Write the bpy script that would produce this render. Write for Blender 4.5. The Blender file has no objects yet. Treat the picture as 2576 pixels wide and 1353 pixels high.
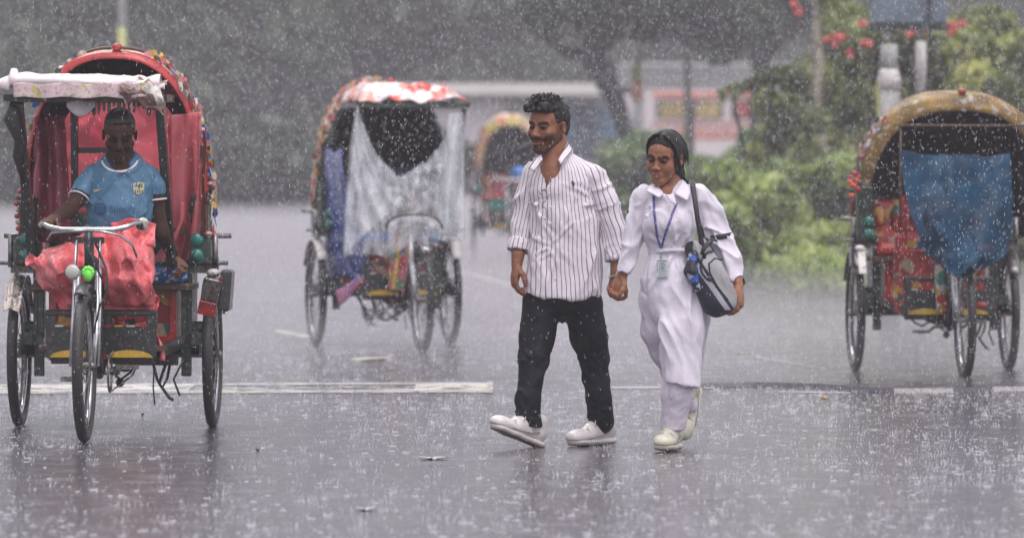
import bpy, math, random
import numpy as np
from mathutils import Vector, Matrix, Euler
from mathutils.bvhtree import BVHTree
S = bpy.context.scene
COL = S.collection
R = math.radians
HAZE = .0014; MIST = .036
# ---------------------------------------------------------------- camera, world, sun, exposure
F, HX, HY, EYE = 14311.0, 1288.0, 381.0, 1.345      # focal length and horizon in photo units (2576 wide)
cam_d = bpy.data.cameras.new('camera'); cam = bpy.data.objects.new('camera', cam_d); COL.objects.link(cam)
cam_d.sensor_width = 36; cam_d.lens = 36*F/2576
cam.location = (0, 0, EYE); cam.rotation_euler = (R(90) - math.atan((676.5-HY)/F), 0, 0)
cam_d.clip_start = .5; cam_d.clip_end = 2000
cam_d.dof.use_dof = True; cam_d.dof.focus_distance = 26.6; cam_d.dof.aperture_fstop = 3.6
S.camera = cam
w = bpy.data.worlds.new('World'); S.world = w; w.use_nodes = True
nt = w.node_tree; nt.nodes.clear()
sky = nt.nodes.new('ShaderNodeTexSky'); sky.sky_type = 'NISHITA'; sky.sun_disc = False
SUN_EL, SUN_RZ = R(62), R(150)
sky.sun_elevation = SUN_EL; sky.sun_rotation = SUN_RZ; sky.air_density = 1; sky.dust_density = 4; sky.ozone_density = 1
hs = nt.nodes.new('ShaderNodeHueSaturation'); hs.inputs['Saturation'].default_value = .22
bg = nt.nodes.new('ShaderNodeBackground'); bg.inputs['Strength'].default_value = .13
wo = nt.nodes.new('ShaderNodeOutputWorld')
nt.links.new(sky.outputs[0], hs.inputs['Color']); tint = nt.nodes.new('ShaderNodeMix'); tint.data_type = 'RGBA'; tint.blend_type = 'MULTIPLY'; tint.inputs[0].default_value = 1; tint.inputs[7].default_value = (1.0, .955, 1.01, 1)
nt.links.new(hs.outputs[0], tint.inputs[6]); nt.links.new(tint.outputs[2], bg.inputs['Color']); nt.links.new(bg.outputs[0], wo.inputs[0])
sd = bpy.data.lights.new('sun', 'SUN'); sun = bpy.data.objects.new('sun', sd); COL.objects.link(sun)
sd.energy = 1.2; sd.angle = R(35); sd.color = (1, .98, .95)
sun.rotation_euler = (R(90)-SUN_EL, 0, R(180)-SUN_RZ+R(180))
S.view_settings.view_transform = 'Standard'; S.view_settings.look = 'None'; S.view_settings.gamma = 1
S.view_settings.exposure = 0.72
S.cycles.max_bounces = 6; S.cycles.transparent_max_bounces = 16; S.cycles.volume_bounces = 1
S.cycles.diffuse_bounces = 3; S.cycles.glossy_bounces = 3; S.cycles.transmission_bounces = 4
S.cycles.caustics_reflective = False; S.cycles.caustics_refractive = False
S.cycles.sample_clamp_indirect = 4
# ---------------------------------------------------------------- helpers
def W(px, py, d):
    "a place seen at photo point (px, py) standing d metres away"
    return Vector(((px-HX)*d/F, d, EYE-(py-HY)*d/F))
def G(py): return EYE*F/(py-HY)                     # distance of the ground seen at photo row py
def tag(o, label=None, cat=None, group=None, kind=None):
    if label: o['label'] = label
    if cat: o['category'] = cat
    if group: o['group'] = group
    if kind: o['kind'] = kind
    return o
def empty(name, loc=(0,0,0), rz=0, **k):
    o = bpy.data.objects.new(name, None); COL.objects.link(o); o.location = loc; o.rotation_euler = (0,0,rz)
    o.empty_display_size = .1
    return tag(o, **k)
def link(name, me, mats, parent=None, **k):
    o = bpy.data.objects.new(name, me); COL.objects.link(o)
    if not isinstance(mats, (list, tuple)): mats = [mats]
    for m in mats: me.materials.append(m)
    if parent: o.parent = parent
    return tag(o, **k)
def vnoise(P, seed=0):
    "3-D value noise in -1..1, P is (n,3)"
    P = np.asarray(P, float); i = np.floor(P).astype(np.int64); f = P-i; f = f*f*(3-2*f)
    def h(a, b, c):
        n = (a*374761393 + b*668265263 + c*1274126177 + seed*974711) & 0xffffffff
        n = ((n ^ (n >> 13))*1103515245) & 0xffffffff
        return ((n ^ (n >> 16)) & 0xffff)/32767.5-1
    x, y, z = i[:,0], i[:,1], i[:,2]; u, v, t = f[:,0], f[:,1], f[:,2]; r = 0
    for dx in (0,1):
        for dy in (0,1):
            for dz in (0,1):
                r = r + h(x+dx, y+dy, z+dz)*(u if dx else 1-u)*(v if dy else 1-v)*(t if dz else 1-t)
    return r
class MB:
    def __init__(s): s.v=[]; s.f=[]; s.m=[]; s.sm=[]; s.uv={}
    def add(s, vs, fs, mi=0, smooth=True, uvs=None):
        b = len(s.v); s.v += [tuple(q) for q in vs]
        if uvs is not None:
            for k, q in enumerate(uvs): s.uv[b+k] = q
        for f in fs: s.f.append([b+i for i in f]); s.m.append(mi); s.sm.append(smooth)
        return s
    def box(s, c, size, rot=None, mi=0, bev=0.0):
        x, y, z = [q/2 for q in size]; c = Vector(c); M = rot if rot is not None else Matrix.Identity(3)
        if isinstance(M, (tuple, list)): M = Euler(M).to_matrix()
        if bev <= 0 or min(x,y,z) < bev*1.2:
            vs = [c+M@Vector((sx*x, sy*y, sz*z)) for sx in (-1,1) for sy in (-1,1) for sz in (-1,1)]
            return s.add(vs, [(0,1,3,2),(4,6,7,5),(0,4,5,1),(2,3,7,6),(0,2,6,4),(1,5,7,3)], mi, False)
        vs = []; b = bev
        for sx in (-1,1):
            for sy in (-1,1):
                for sz in (-1,1):
                    vs += [c+M@Vector((sx*x, sy*(y-b), sz*(z-b))), c+M@Vector((sx*(x-b), sy*y, sz*(z-b))), c+M@Vector((sx*(x-b), sy*(y-b), sz*z))]
        I = lambda a,b_,c_,k: ((a*2+b_)*2+c_)*3+k
        fs = []
        for a in (0,1):
            fs.append([I(a,0,0,0),I(a,0,1,0),I(a,1,1,0),I(a,1,0,0)][::(1 if a==0 else -1)])
            fs.append([I(0,a,0,1),I(1,a,0,1),I(1,a,1,1),I(0,a,1,1)][::(1 if a==0 else -1)])
            fs.append([I(0,0,a,2),I(0,1,a,2),I(1,1,a,2),I(1,0,a,2)][::(1 if a==0 else -1)])
        for a in (0,1):
            for b_ in (0,1):
                fs.append([I(a,b_,0,0),I(a,b_,1,0),I(a,b_,1,1),I(a,b_,0,1)])
                fs.append([I(a,0,b_,0),I(a,1,b_,0),I(a,1,b_,2),I(a,0,b_,2)])
                fs.append([I(0,a,b_,1),I(1,a,b_,1),I(1,a,b_,2),I(0,a,b_,2)])
                for c_ in (0,1): fs.append([I(a,b_,c_,0),I(a,b_,c_,1),I(a,b_,c_,2)])
        return s.add(vs, fs, mi, False)
    def tube(s, pts, r, n=8, mi=0, cap=True, flat=1.0, closed=False):
        pts = [Vector(p) for p in pts]; k = len(pts)
        rs = r if isinstance(r, (list, tuple)) else [r]*k
        vs = []; prev = None
        for i, p in enumerate(pts):
            if closed: t = pts[(i+1)%k]-pts[i-1]
            else: t = pts[min(i+1,k-1)]-pts[max(i-1,0)]
            if t.length < 1e-9: t = Vector((0,0,1))
            t.normalize()
            if prev is None:
                a = Vector((0,0,1)) if abs(t.z) < .9 else Vector((0,1,0))
                u = t.cross(a).normalized()
            else: u = (prev-t*prev.dot(t)); u = u.normalized() if u.length > 1e-6 else t.orthogonal().normalized()
            prev = u; v = t.cross(u)
            for j in range(n):
                a = 2*math.pi*j/n; vs.append(p+(u*math.cos(a)+v*math.sin(a)*flat)*rs[i])
        fs = []
        for i in range(k if closed else k-1):
            i2 = (i+1) % k
            for j in range(n): fs.append((i*n+j, i*n+(j+1)%n, i2*n+(j+1)%n, i2*n+j))
        if cap and not closed: fs.append(list(range(n))[::-1]); fs.append([(k-1)*n+j for j in range(n)])
        return s.add(vs, fs, mi)
    def bar(s, a, b, wx, wy, mi=0):
        a, b = Vector(a), Vector(b); t = (b-a); L = t.length; q = t.to_track_quat('Z', 'Y').to_matrix()
        return s.box((a+b)/2, (wx, wy, L), q, mi)
    def ell(s, c, r, n=12, mi=0, rot=None):
        c = Vector(c); M = Euler(rot).to_matrix() if rot else Matrix.Identity(3)
        r = r if isinstance(r, (tuple, list)) else (r, r, r); vs = []; h = n//2+1
        for i in range(h+1):
            t = math.pi*i/h
            for j in range(n):
                a = 2*math.pi*j/n
                vs.append(c+M@Vector((r[0]*math.sin(t)*math.cos(a), r[1]*math.sin(t)*math.sin(a), r[2]*math.cos(t))))
        fs = [(i*n+j, (i+1)*n+j, (i+1)*n+(j+1)%n, i*n+(j+1)%n) for i in range(h) for j in range(n)]
        return s.add(vs, fs, mi)
    def grid(s, fn, nu, nv, mi=0, closed=False, thick=0.0):
        vs = [fn(i/nu, j/nv) for i in range(nu+1) for j in range(nv+1)]
        uv = [(i/nu, j/nv) for i in range(nu+1) for j in range(nv+1)]
        fs = [(i*(nv+1)+j, (i+1)*(nv+1)+j, (i+1)*(nv+1)+j+1, i*(nv+1)+j+1) for i in range(nu) for j in range(nv)]
        return s.add(vs, fs, mi, True, uv)
    def prism(s, outline, y0, y1, mi=0):
        "outline in x,z extruded along y"
        n = len(outline); vs = [(x, y0, z) for x, z in outline]+[(x, y1, z) for x, z in outline]
        fs = [list(range(n)), [n+i for i in range(n)][::-1]]+[(i, n+i, n+(i+1)%n, (i+1)%n) for i in range(n)]
        return s.add(vs, fs, mi, False)
    def mesh(s, name):
        me = bpy.data.meshes.new(name); me.from_pydata(s.v, [], s.f)
        me.polygons.foreach_set('material_index', s.m); me.polygons.foreach_set('use_smooth', s.sm)
        if s.uv:
            ul = me.uv_layers.new(name='UVMap'); li = np.zeros(len(me.loops), np.int32); me.loops.foreach_get('vertex_index', li)
            U = np.zeros((len(s.v), 2)); 
            for k, q in s.uv.items(): U[k] = q
            ul.data.foreach_set('uv', U[li].ravel())
        me.update(); return me
    def build(s, name, mats, parent=None, thick=0, sub=0, **k):
        o = link(name, s.mesh(name), mats, parent, **k)
        if thick: m = o.modifiers.new('t', 'SOLIDIFY'); m.thickness = thick; m.offset = 0
        if sub: m = o.modifiers.new('s', 'SUBSURF'); m.levels = m.render_levels = sub
        return o
# ---------------------------------------------------------------- materials
class NT:
    def __init__(s, name):
        s.m = bpy.data.materials.new(name); s.m.use_nodes = True; s.t = s.m.node_tree
        s.p = s.t.nodes['Principled BSDF']; s.o = s.t.nodes['Material Output']
    def n(s, typ, **k):
        x = s.t.nodes.new('ShaderNode'+typ)
        for a, b in k.items():
            if a.startswith('_'): setattr(x, a[1:], b)
            else:
                key = a.replace('__', ' ')
                x.inputs[int(key[1:]) if key[0] == 'i' and key[1:].isdigit() else key].default_value = b
        return x
    def l(s, a, b): s.t.links.new(a, b); return b
    def set(s, **k):
        for a, b in k.items(): s.p.inputs[a.replace('__', ' ')].default_value = b
    def math(s, op, a, b=None, c=None):
        x = s.t.nodes.new('ShaderNodeMath'); x.operation = op
        for i, q in enumerate((a, b, c)):
            if q is None: continue
            if isinstance(q, (int, float)): x.inputs[i].default_value = q
            else: s.l(q, x.inputs[i])
        return x.outputs[0]
    def mix(s, fac, a, b):
        x = s.t.nodes.new('ShaderNodeMix'); x.data_type = 'RGBA'
        for i, q in ((0, fac), (6, a), (7, b)):
            if isinstance(q, (int, float)): x.inputs[i].default_value = q
            elif isinstance(q, tuple): x.inputs[i].default_value = (*q[:3], 1)
            else: s.l(q, x.inputs[i])
        return x.outputs[2]
    def ramp(s, fac, stops, const=False):
        x = s.t.nodes.new('ShaderNodeValToRGB'); e = x.color_ramp.elements
        if const: x.color_ramp.interpolation = 'CONSTANT'
        while len(e) < len(stops): e.new(.5)
        for q, (p, c) in zip(e, stops):
            q.position = p; q.color = (*c[:3], 1) if isinstance(c, tuple) else (c, c, c, 1)
        s.l(fac, x.inputs[0]); return x.outputs[0]
    def noise(s, scale, detail=3, coord='Object', vec=None, stretch=None, rough=.55):
        x = s.n('TexNoise', Scale=scale, Detail=detail, Roughness=rough)
        v = vec if vec is not None else s.n('TexCoord').outputs[coord]
        if stretch: mp = s.n('Mapping'); mp.inputs['Scale'].default_value = stretch; s.l(v, mp.inputs[0]); v = mp.outputs[0]
        s.l(v, x.inputs['Vector']); return x.outputs['Fac']
    def bump(s, h, strength=.3, dist=.01):
        x = s.n('Bump', Strength=strength, Distance=dist); s.l(h, x.inputs['Height']); s.l(x.outputs[0], s.p.inputs['Normal']); return x
def mat(name, c, rough=.5, metal=0, var=.25, scale=12, bump=.25, bd=.004, c2=None, coat=0, stretch=None, c3=None, spec=.5):
    t = NT(name); c2 = c2 or tuple(q*(1-var) for q in c)
    n1 = t.noise(scale, 4, stretch=stretch)
    f = t.ramp(n1, [(.35, 0.0), (.65, 1.0)])
    col = t.mix(f, tuple(c), tuple(c2))
    if c3:
        n3 = t.noise(scale*2.7, 5); col = t.mix(t.ramp(n3, [(.56, 0.0), (.62, 1.0)]), col, tuple(c3))
    t.l(col, t.p.inputs['Base Color']); t.set(Roughness=rough, Metallic=metal, Coat__Weight=coat, Coat__Roughness=.15)
    t.p.inputs['Specular IOR Level'].default_value = spec
    if bump: t.bump(t.noise(scale*3, 4, stretch=stretch), bump, bd)
    return t.m
def sheet_mat(name, c, alpha=.5, rough=.22, c2=None, scale=9, bump=.6, amin=None, spec=.6):
    "thin wet plastic film: see-through between folds and creases"
    t = NT(name); n1 = t.noise(scale, 5, stretch=(1,1,.45)); 
    t.l(t.mix(t.ramp(n1, [(.3,0.0),(.7,1.0)]), tuple(c), tuple(c2 or c)), t.p.inputs['Base Color'])
    a = t.math('MULTIPLY_ADD', t.ramp(t.noise(scale*1.4, 4, stretch=(1.6,1,.3)), [(.3,0.0),(.7,1.0)]), alpha-(amin if amin is not None else alpha*.6), (amin if amin is not None else alpha*.6))
    t.l(a, t.p.inputs['Alpha']); t.set(Roughness=rough); t.p.inputs['Specular IOR Level'].default_value = spec
    t.bump(t.noise(scale*3, 5, stretch=(1.5,1,.5)), bump, .01)
    return t.m
def patch_mat(name, cols, scale=14, rough=.35, stretch=None, dark=.0):
    "patchwork / painted rickshaw art: cells of saturated colours with dark outlines"
    t = NT(name); tc = t.n('TexCoord').outputs['Object']
    mp = t.n('Mapping'); mp.inputs['Scale'].default_value = stretch or (1,1,1); t.l(tc, mp.inputs[0])
    nz = t.n('TexNoise', Scale=6); t.l(mp.outputs[0], nz.inputs['Vector'])
    add = t.n('VectorMath', _operation='MULTIPLY_ADD'); t.l(nz.outputs['Color'], add.inputs[0]); add.inputs[1].default_value = (.12,.12,.12); t.l(mp.outputs[0], add.inputs[2])
    vo = t.n('TexVoronoi', Scale=scale); t.l(add.outputs[0], vo.inputs['Vector'])
    sep = t.n('SeparateColor'); t.l(vo.outputs['Color'], sep.inputs[0])
    k = len(cols); c = t.ramp(sep.outputs[0], [(i/k, q) for i, q in enumerate(cols)], const=True)
    ns = t.noise(scale*2.5, 5); c = t.mix(t.ramp(ns, [(.5,0.0),(.75,.6)]), c, (.05,.045,.04))
    t.l(c, t.p.inputs['Base Color']); t.set(Roughness=rough); t.bump(t.noise(30, 4), .4, .006)
    return t.m
M = {}
M['chrome'] = mat('chrome', (.62,.62,.64), .16, 1, .3, 30, .1)
M['steel'] = mat('dull_steel', (.3,.29,.28), .38, .8, .5, 25, .2, c3=(.12,.06,.035))
M['black'] = mat('black_paint', (.022,.03,.032), .35, 0, .5, 18, .25, c3=(.07,.05,.04), coat=.4)
M['rubber'] = mat('tyre_rubber', (.028,.027,.028), .5, 0, .3, 40, .5, .003, c3=(.06,.055,.05))
M['wood'] = mat('wet_wood', (.11,.06,.04), .45, 0, .5, 8, .3, stretch=(1,1,6))
M['darkgreen'] = mat('dark_green_paint', (.02,.05,.04), .35, 0, .6, 14, .2, c3=(.12,.1,.06), coat=.3)
M['green'] = mat('green_vinyl', (.01,.2,.15), .25, 0, .5, 7, .3, c3=(.01,.08,.07), coat=.5)
M['blue'] = mat('blue_vinyl', (.02,.17,.52), .25, 0, .3, 8, .3, coat=.5)
M['bluewhite'] = mat('blue_and_white_plastic_cover', (.03,.2,.6), .2, 0, .3, 9, .4, c3=(.75,.8,.85), coat=.5)
M['red'] = mat('red_paint', (.5,.035,.03), .3, 0, .4, 10, .25, c3=(.2,.03,.03), coat=.4)
M['white'] = mat('white_paint', (.75,.72,.68), .35, 0, .3, 12, .25, c3=(.3,.25,.2))
M['yellow'] = mat('yellow_paint', (.72,.46,.05), .35, 0, .3, 12, .2)
# ---------------------------------------------------------------- signed distance bodies -> smooth meshes
class SD:
    "smooth union of tapered capsules and ellipsoids, meshed by surface nets"
    def __init__(s, h=.006, k=.02): s.h=h; s.k=k; s.p=[]
    def cone(s, a, b, ra, rb, k=None, flat=None, ff=1.0, tag=0, sub=False):
        s.p.append(('c', np.array(a, float), np.array(b, float), ra, rb, k, None if flat is None else np.array(flat, float), ff, tag, sub)); return s
    def chain(s, pts, rs, **kw):
        for i in range(len(pts)-1): s.cone(pts[i], pts[i+1], rs[i], rs[i+1], **kw)
        return s
    def ell(s, c, r, rot=None, k=None, tag=0, sub=False):
        r = np.array(r if isinstance(r, (tuple, list)) else (r,r,r), float)
        Mx = np.array(Euler(rot).to_matrix() if isinstance(rot, tuple) else (rot if rot is not None else Matrix.Identity(3)))
        s.p.append(('e', np.array(c, float), r, Mx, None, k, None, 1, tag, sub)); return s
    def cut(s, p, n, keep_soft=.004):
        "remove everything on the side n points to"
        n = np.array(n, float); n /= np.linalg.norm(n); s.p.append(('h', np.array(p, float), n, 0, 0, keep_soft, None, 1, 0, True)); return s
    @staticmethod
    def dist(q, P):
        if q[0] == 'c':
            _, a, b, ra, rb, _k, fl, ff, _, _ = q; ab = b-a; L = max(ab@ab, 1e-9)
            t = np.clip(((P-a)@ab)/L, 0, 1); d = P-a-t[..., None]*ab
            if fl is not None: d = d+(ff-1)*(d@fl)[..., None]*fl
            return np.sqrt((d*d).sum(-1))-(ra+(rb-ra)*t)
        if q[0] == 'e':
            _, c, r, Mx = q[:4]; L = (P-c)@Mx; k0 = np.sqrt(((L/r)**2).sum(-1)); k1 = np.sqrt(((L/r**2)**2).sum(-1))+1e-9
            return k0*(k0-1)/k1
        return (P-q[1])@q[2]
    def box(s, q):
        if q[0] == 'c': m = max(q[3], q[4]); return np.minimum(q[1], q[2])-m, np.maximum(q[1], q[2])+m
        m = q[2].max(); return q[1]-m, q[1]+m
    def grid(s):
        bb = [s.box(q) for q in s.p if not q[9]]; lo = np.min([b[0] for b in bb], 0)-.02; hi = np.max([b[1] for b in bb], 0)+.02
        n = np.ceil((hi-lo)/s.h).astype(int)+1; ax = [lo[i]+np.arange(n[i])*s.h for i in range(3)]
        V = np.full(n, .06, np.float32); mg = .07
        for q in s.p:
            if q[0] == 'h': sl = (slice(None),)*3
            else:
                b0, b1 = s.box(q); i0 = np.maximum(0, np.floor((b0-mg-lo)/s.h).astype(int)); i1 = np.minimum(n, np.ceil((b1+mg-lo)/s.h).astype(int)+1)
                if (i1 <= i0).any(): continue
                sl = tuple(slice(a, b) for a, b in zip(i0, i1))
            P = np.stack(np.meshgrid(*[ax[i][sl[i]] for i in range(3)], indexing='ij'), -1)
            d = np.minimum(s.dist(q, P), .2); k = q[5] if q[5] is not None else s.k; A = V[sl]
            if q[9]: d = -d if q[0] != 'h' else d; hh = np.clip(.5-.5*(A-d)/max(k,1e-5), 0, 1); V[sl] = A*(1-hh)+d*hh+k*hh*(1-hh)
            else: hh = np.clip(.5+.5*(A-d)/max(k,1e-5), 0, 1); V[sl] = A*(1-hh)+d*hh-k*hh*(1-hh)
        return V, lo
    def extract(s):
        V, lo = s.grid(); V = V.astype(float); V[np.abs(V) < 1e-7] = 1e-7; ins = V < 0
        n = np.array(V.shape)-1; c = [(i,j,k) for i in (0,1) for j in (0,1) for k in (0,1)]
        sl = lambda A, o: A[o[0]:o[0]+n[0], o[1]:o[1]+n[1], o[2]:o[2]+n[2]]
        cnt = sum(sl(ins, o).astype(np.int8) for o in c); act = (cnt > 0) & (cnt < 8)
        idx = np.full(n, -1); I = np.argwhere(act); idx[act] = np.arange(len(I))
        acc = np.zeros((len(I), 3)); w = np.zeros(len(I))
        for a in range(8):
            for b in range(a+1, 8):
                df = [abs(c[a][t]-c[b][t]) for t in range(3)]
                if sum(df) != 1: continue
                va = V[I[:,0]+c[a][0], I[:,1]+c[a][1], I[:,2]+c[a][2]]; vb = V[I[:,0]+c[b][0], I[:,1]+c[b][1], I[:,2]+c[b][2]]
                x = (va < 0) != (vb < 0); t = np.where(x, va/np.where(x, va-vb, 1), 0)
                acc += x[:,None]*(np.array(c[a])+(np.array(c[b])-np.array(c[a]))*t[:,None]); w += x
        P = (I+acc/w[:,None])*s.h+lo; quads = []
        for ax in range(3):
            o1, o2 = [(1,2),(2,0),(0,1)][ax]; e = [0,0,0]; e[ax] = 1
            A = ins[tuple(slice(0, V.shape[t]-e[t]) for t in range(3))]; B = ins[tuple(slice(e[t], V.shape[t]) for t in range(3))]
            E = np.argwhere(A != B); sA = A[E[:,0], E[:,1], E[:,2]]
            ok = (E[:,o1] > 0) & (E[:,o2] > 0) & (E[:,o1] < n[o1]) & (E[:,o2] < n[o2]); E = E[ok]; sA = sA[ok]
            q = []
            for d1, d2 in ((0,0),(-1,0),(-1,-1),(0,-1)):
                T = E.copy(); T[:,o1] += d1; T[:,o2] += d2; q.append(idx[T[:,0], T[:,1], T[:,2]])
            q = np.stack(q, 1); q[~sA] = q[~sA][:, ::-1]; quads.append(q)
        Q = np.concatenate(quads); Q = Q[(Q >= 0).all(1)]
        return P, Q
class BM:
    "collects extracted pieces with per-vertex colour and stripe attributes into one mesh"
    def __init__(s): s.P=[]; s.Q=[]; s.A={}; s.n=0; s.mi=[]
    def add(s, P, Q, mi=0, **attr):
        s.P.append(P); s.Q.append(Q+s.n); s.mi.append(np.full(len(Q), mi))
        for k, v in attr.items(): s.A.setdefault(k, []).append((s.n, np.asarray(v, float)))
        s.n += len(P)
    def build(s, name, mats, parent=None, **k):
        P = np.concatenate(s.P); Q = np.concatenate(s.Q); me = bpy.data.meshes.new(name)
        me.vertices.add(len(P)); me.vertices.foreach_set('co', P.ravel()); me.loops.add(Q.size); me.polygons.add(len(Q))
        me.loops.foreach_set('vertex_index', Q.ravel().astype(np.int32)); me.polygons.foreach_set('loop_start', (np.arange(len(Q))*4).astype(np.int32))
        me.polygons.foreach_set('loop_total', np.full(len(Q), 4, np.int32)); me.update(calc_edges=True); me.validate()
        me.polygons.foreach_set('use_smooth', np.ones(len(me.polygons), bool))
        mi = np.concatenate(s.mi)
        if len(me.polygons) == len(mi): me.polygons.foreach_set('material_index', mi.astype(np.int32))
        for kk, L in s.A.items():
            if L[0][1].ndim == 2:
                full = np.ones((s.n, 4)); at = me.attributes.new(kk, 'FLOAT_COLOR', 'POINT')
                for b, v in L: full[b:b+len(v), :3] = v
                at.data.foreach_set('color', full.ravel())
            else:
                full = np.zeros(s.n); at = me.attributes.new(kk, 'FLOAT', 'POINT')
                for b, v in L: full[b:b+len(v)] = v
                at.data.foreach_set('value', full)
        me.update(); return link(name, me, mats, parent, **k)
def normals(P, Q):
    a = P[Q[:,2]]-P[Q[:,0]]; b = P[Q[:,3]]-P[Q[:,1]]; fn = np.cross(a, b); N = np.zeros_like(P)
    for i in range(4): np.add.at(N, Q[:,i], fn)
    return N/(np.linalg.norm(N, axis=1, keepdims=True)+1e-12)
def relax(P, Q, it=1):
    for _ in range(it):
        A = np.zeros_like(P); c = np.zeros(len(P))
        for i in range(4):
            np.add.at(A, Q[:,i], P[Q[:,(i+1)%4]]+P[Q[:,(i-1)%4]]); np.add.at(c, Q[:,i], 2)
        P = P*.4+.6*A/c[:,None]
    return P
def wrinkle(P, N, amp, sc, dirs, seed=0, sharp=2.2, warp=.05):
    "cloth folds: sharp ridges running along the given directions, faded in and out over the cloth"
    P = np.asarray(P, float); wv = np.stack([vnoise(P*5, seed+k) for k in range(3)], 1)*warp; Q = P+wv; out = np.zeros(len(P))
    for j, dv in enumerate(dirs):
        dv = np.array(dv, float); dv /= np.linalg.norm(dv); q = (Q-.8*(Q@dv)[:,None]*dv)*sc; n = vnoise(q+11*j, seed+7*j); r = np.clip(1-np.abs(n)*1.9, 0, 1)**sharp
        m = np.clip(.45+1.1*vnoise(P*6+31*j, seed+13*j), 0, 1); out += (r-.25)*m
    fine = vnoise((Q-.6*(Q@dv)[:,None]*dv)*sc*2.6, seed+50)*.16
    return P+N*(amp*(out+fine))[:,None]
def gather(P, N, amp, c, R_, n=9, seed=0, hand=None):
    "creases radiating from a point c within reach R_ (armpit, knee, crotch, waist)"
    rg = np.random.default_rng(seed); c = np.array(c, float); out = np.zeros(len(P))
    for i in range(n):
        a = rg.uniform(0, 6.283) if hand is None else rg.normal(hand, .55); u = np.array([math.cos(a), 0, math.sin(a)]); L = R_*rg.uniform(.5,1); c0 = c+u*rg.uniform(0,.03)+rg.normal(size=3)*.01
        q = P-c0; t = np.clip((q@u)/L, 0, 1); bend = np.array([-u[2],0,u[0]])*rg.uniform(-.05,.05); dd = q-t[:,None]*u*L-(t*(1-t))[:,None]*bend; d = np.sqrt(dd[:,0]**2+dd[:,2]**2+.25*dd[:,1]**2)
        wd = rg.uniform(.007,.012); out += (np.exp(-(d/wd)**2)-.5*np.exp(-((d-wd*2)/wd)**2))*(1-t)**.7*rg.uniform(.6,1.1)*np.clip(t*7,0,1)
    return P+N*(amp*np.clip(out,-.35,1.1))[:,None]
def crumple(o, amp, sc, dirs, seed=0, sharp=2.0, relaxn=0):
    'press wrinkles into a sheet object'
    me = o.data; n = len(me.vertices); P = np.zeros(n*3); me.vertices.foreach_get('co', P); P = P.reshape(-1,3); Q = np.array([tuple(p.vertices) for p in me.polygons if len(p.vertices) == 4]); N = normals(P, Q)
    P = wrinkle(P, N, amp, sc, dirs, seed, sharp); me.vertices.foreach_set('co', P.ravel()); me.update(); return o
def folds(P, N, amp, sc, st=(1,1,1), seed=0, ridge=True):
    q = P*np.array(st)*sc; a = vnoise(q, seed); b = vnoise(q*2.1+7, seed+3)
    v = (1-np.abs(a)*2.2)*.7+b*.35 if ridge else a+b*.5
    return P+N*(amp*v)[:,None]
# ---------------------------------------------------------------- the setting: wet road
def road_material():
    t = NT('wet_asphalt'); tc = t.n('TexCoord').outputs['Object']
    big = t.noise(.35, 4, vec=tc, stretch=(1,.35,1)); fine = t.noise(60, 4, vec=tc); mid = t.noise(5, 5, vec=tc, stretch=(1,.5,1))
    col = t.mix(t.ramp(big, [(.35,0.0),(.65,1.0)]), (.055,.05,.056), (.1,.09,.1)); col = t.mix(t.ramp(fine, [(.5,0.0),(.7,.6)]), col, (.2,.19,.2))
    t.l(col, t.p.inputs['Base Color'])
    rg = t.math('MULTIPLY_ADD', t.ramp(mid, [(.35,0.0),(.65,1.0)]), .16, .05); t.l(rg, t.p.inputs['Roughness'])
    t.p.inputs['Specular IOR Level'].default_value = .9
    rip = t.noise(16, 3, vec=tc, stretch=(1,.55,1)); rp2 = t.noise(55, 3, vec=tc)
    h = t.math('ADD', t.math('MULTIPLY', rip, .7), t.math('MULTIPLY', rp2, .5))
    t.bump(h, 1.0, .007); return t.m
M['road'] = road_material()
def sheet(name, pts, m, **k):
    b = MB(); b.add(pts, [list(range(len(pts)))], 0, False); return b.build(name, m, **k)
sheet('road', [(-160,-20,0),(160,-20,0),(160,420,0),(-160,420,0)], M['road'], kind='structure')
M['soil'] = mat('wet_soil', (.06,.05,.035), .5, 0, .5, 3, .5, .03, c2=(.035,.05,.018))
def strip(name, pts, m, z, **k): return sheet(name, [(x, y, z) for x, y in pts], m, **k)
def gx(px, py): d = G(py); return ((px-HX)*d/F, d)
# planted verge at the right, following the edge of the shrubs
vb = [gx(1790,650), gx(1860,700), gx(2120,752), gx(2700,668)]
vo = MB(); top = [(x, y, .09) for x, y in vb]+[(40,70,.09),(40,118,.09),(3.2,118,.09)]; n = len(top)
vo.add(top+[(x, y, -.02) for x, y, z in top], [list(range(n))]+[(i, (i+1)%n, n+(i+1)%n, n+i) for i in range(n)], 0, False)
vo.build('planted_verge', M['soil'], kind='structure')
# worn painted rectangle across the road
def paint_material(name, c, thr, sc=7, stretch=(1,1,1)):
    t = NT(name); f = t.noise(sc, 6, stretch=stretch, rough=.7)
    t.l(t.mix(t.ramp(t.noise(2.2, 4), [(.4,0.0),(.62,.7)]), c, (.55,.52,.36)), t.p.inputs['Base Color']); t.set(Roughness=.35)
    t.l(t.ramp(f, [(thr-.04,0.0),(thr+.04,1.0)]), t.p.inputs['Alpha']); t.bump(t.noise(16,3), .5, .01); return t.m
M['paint'] = paint_material('worn_white_road_paint', (.45,.43,.45), .44)
M['paint_worn'] = paint_material('very_worn_road_paint', (.6,.58,.58), .45, 5)
def line(pa, pb, thick, m, z=.004):
    (xa, ya), (xb, yb) = gx(*pa), gx(*pb); return [(xa, ya, z), (xb, yb, z), (xb, yb+thick, z), (xa, ya+thick, z)]
mk = MB()
def addline(b, pa, pb, th, z=.004, mi=0):
    q = line(pa, pb, th, None, z); b.add(q, [(0,1,2,3)], mi, False)
addline(mk, (-300,992), (1238,988), .34)
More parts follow.
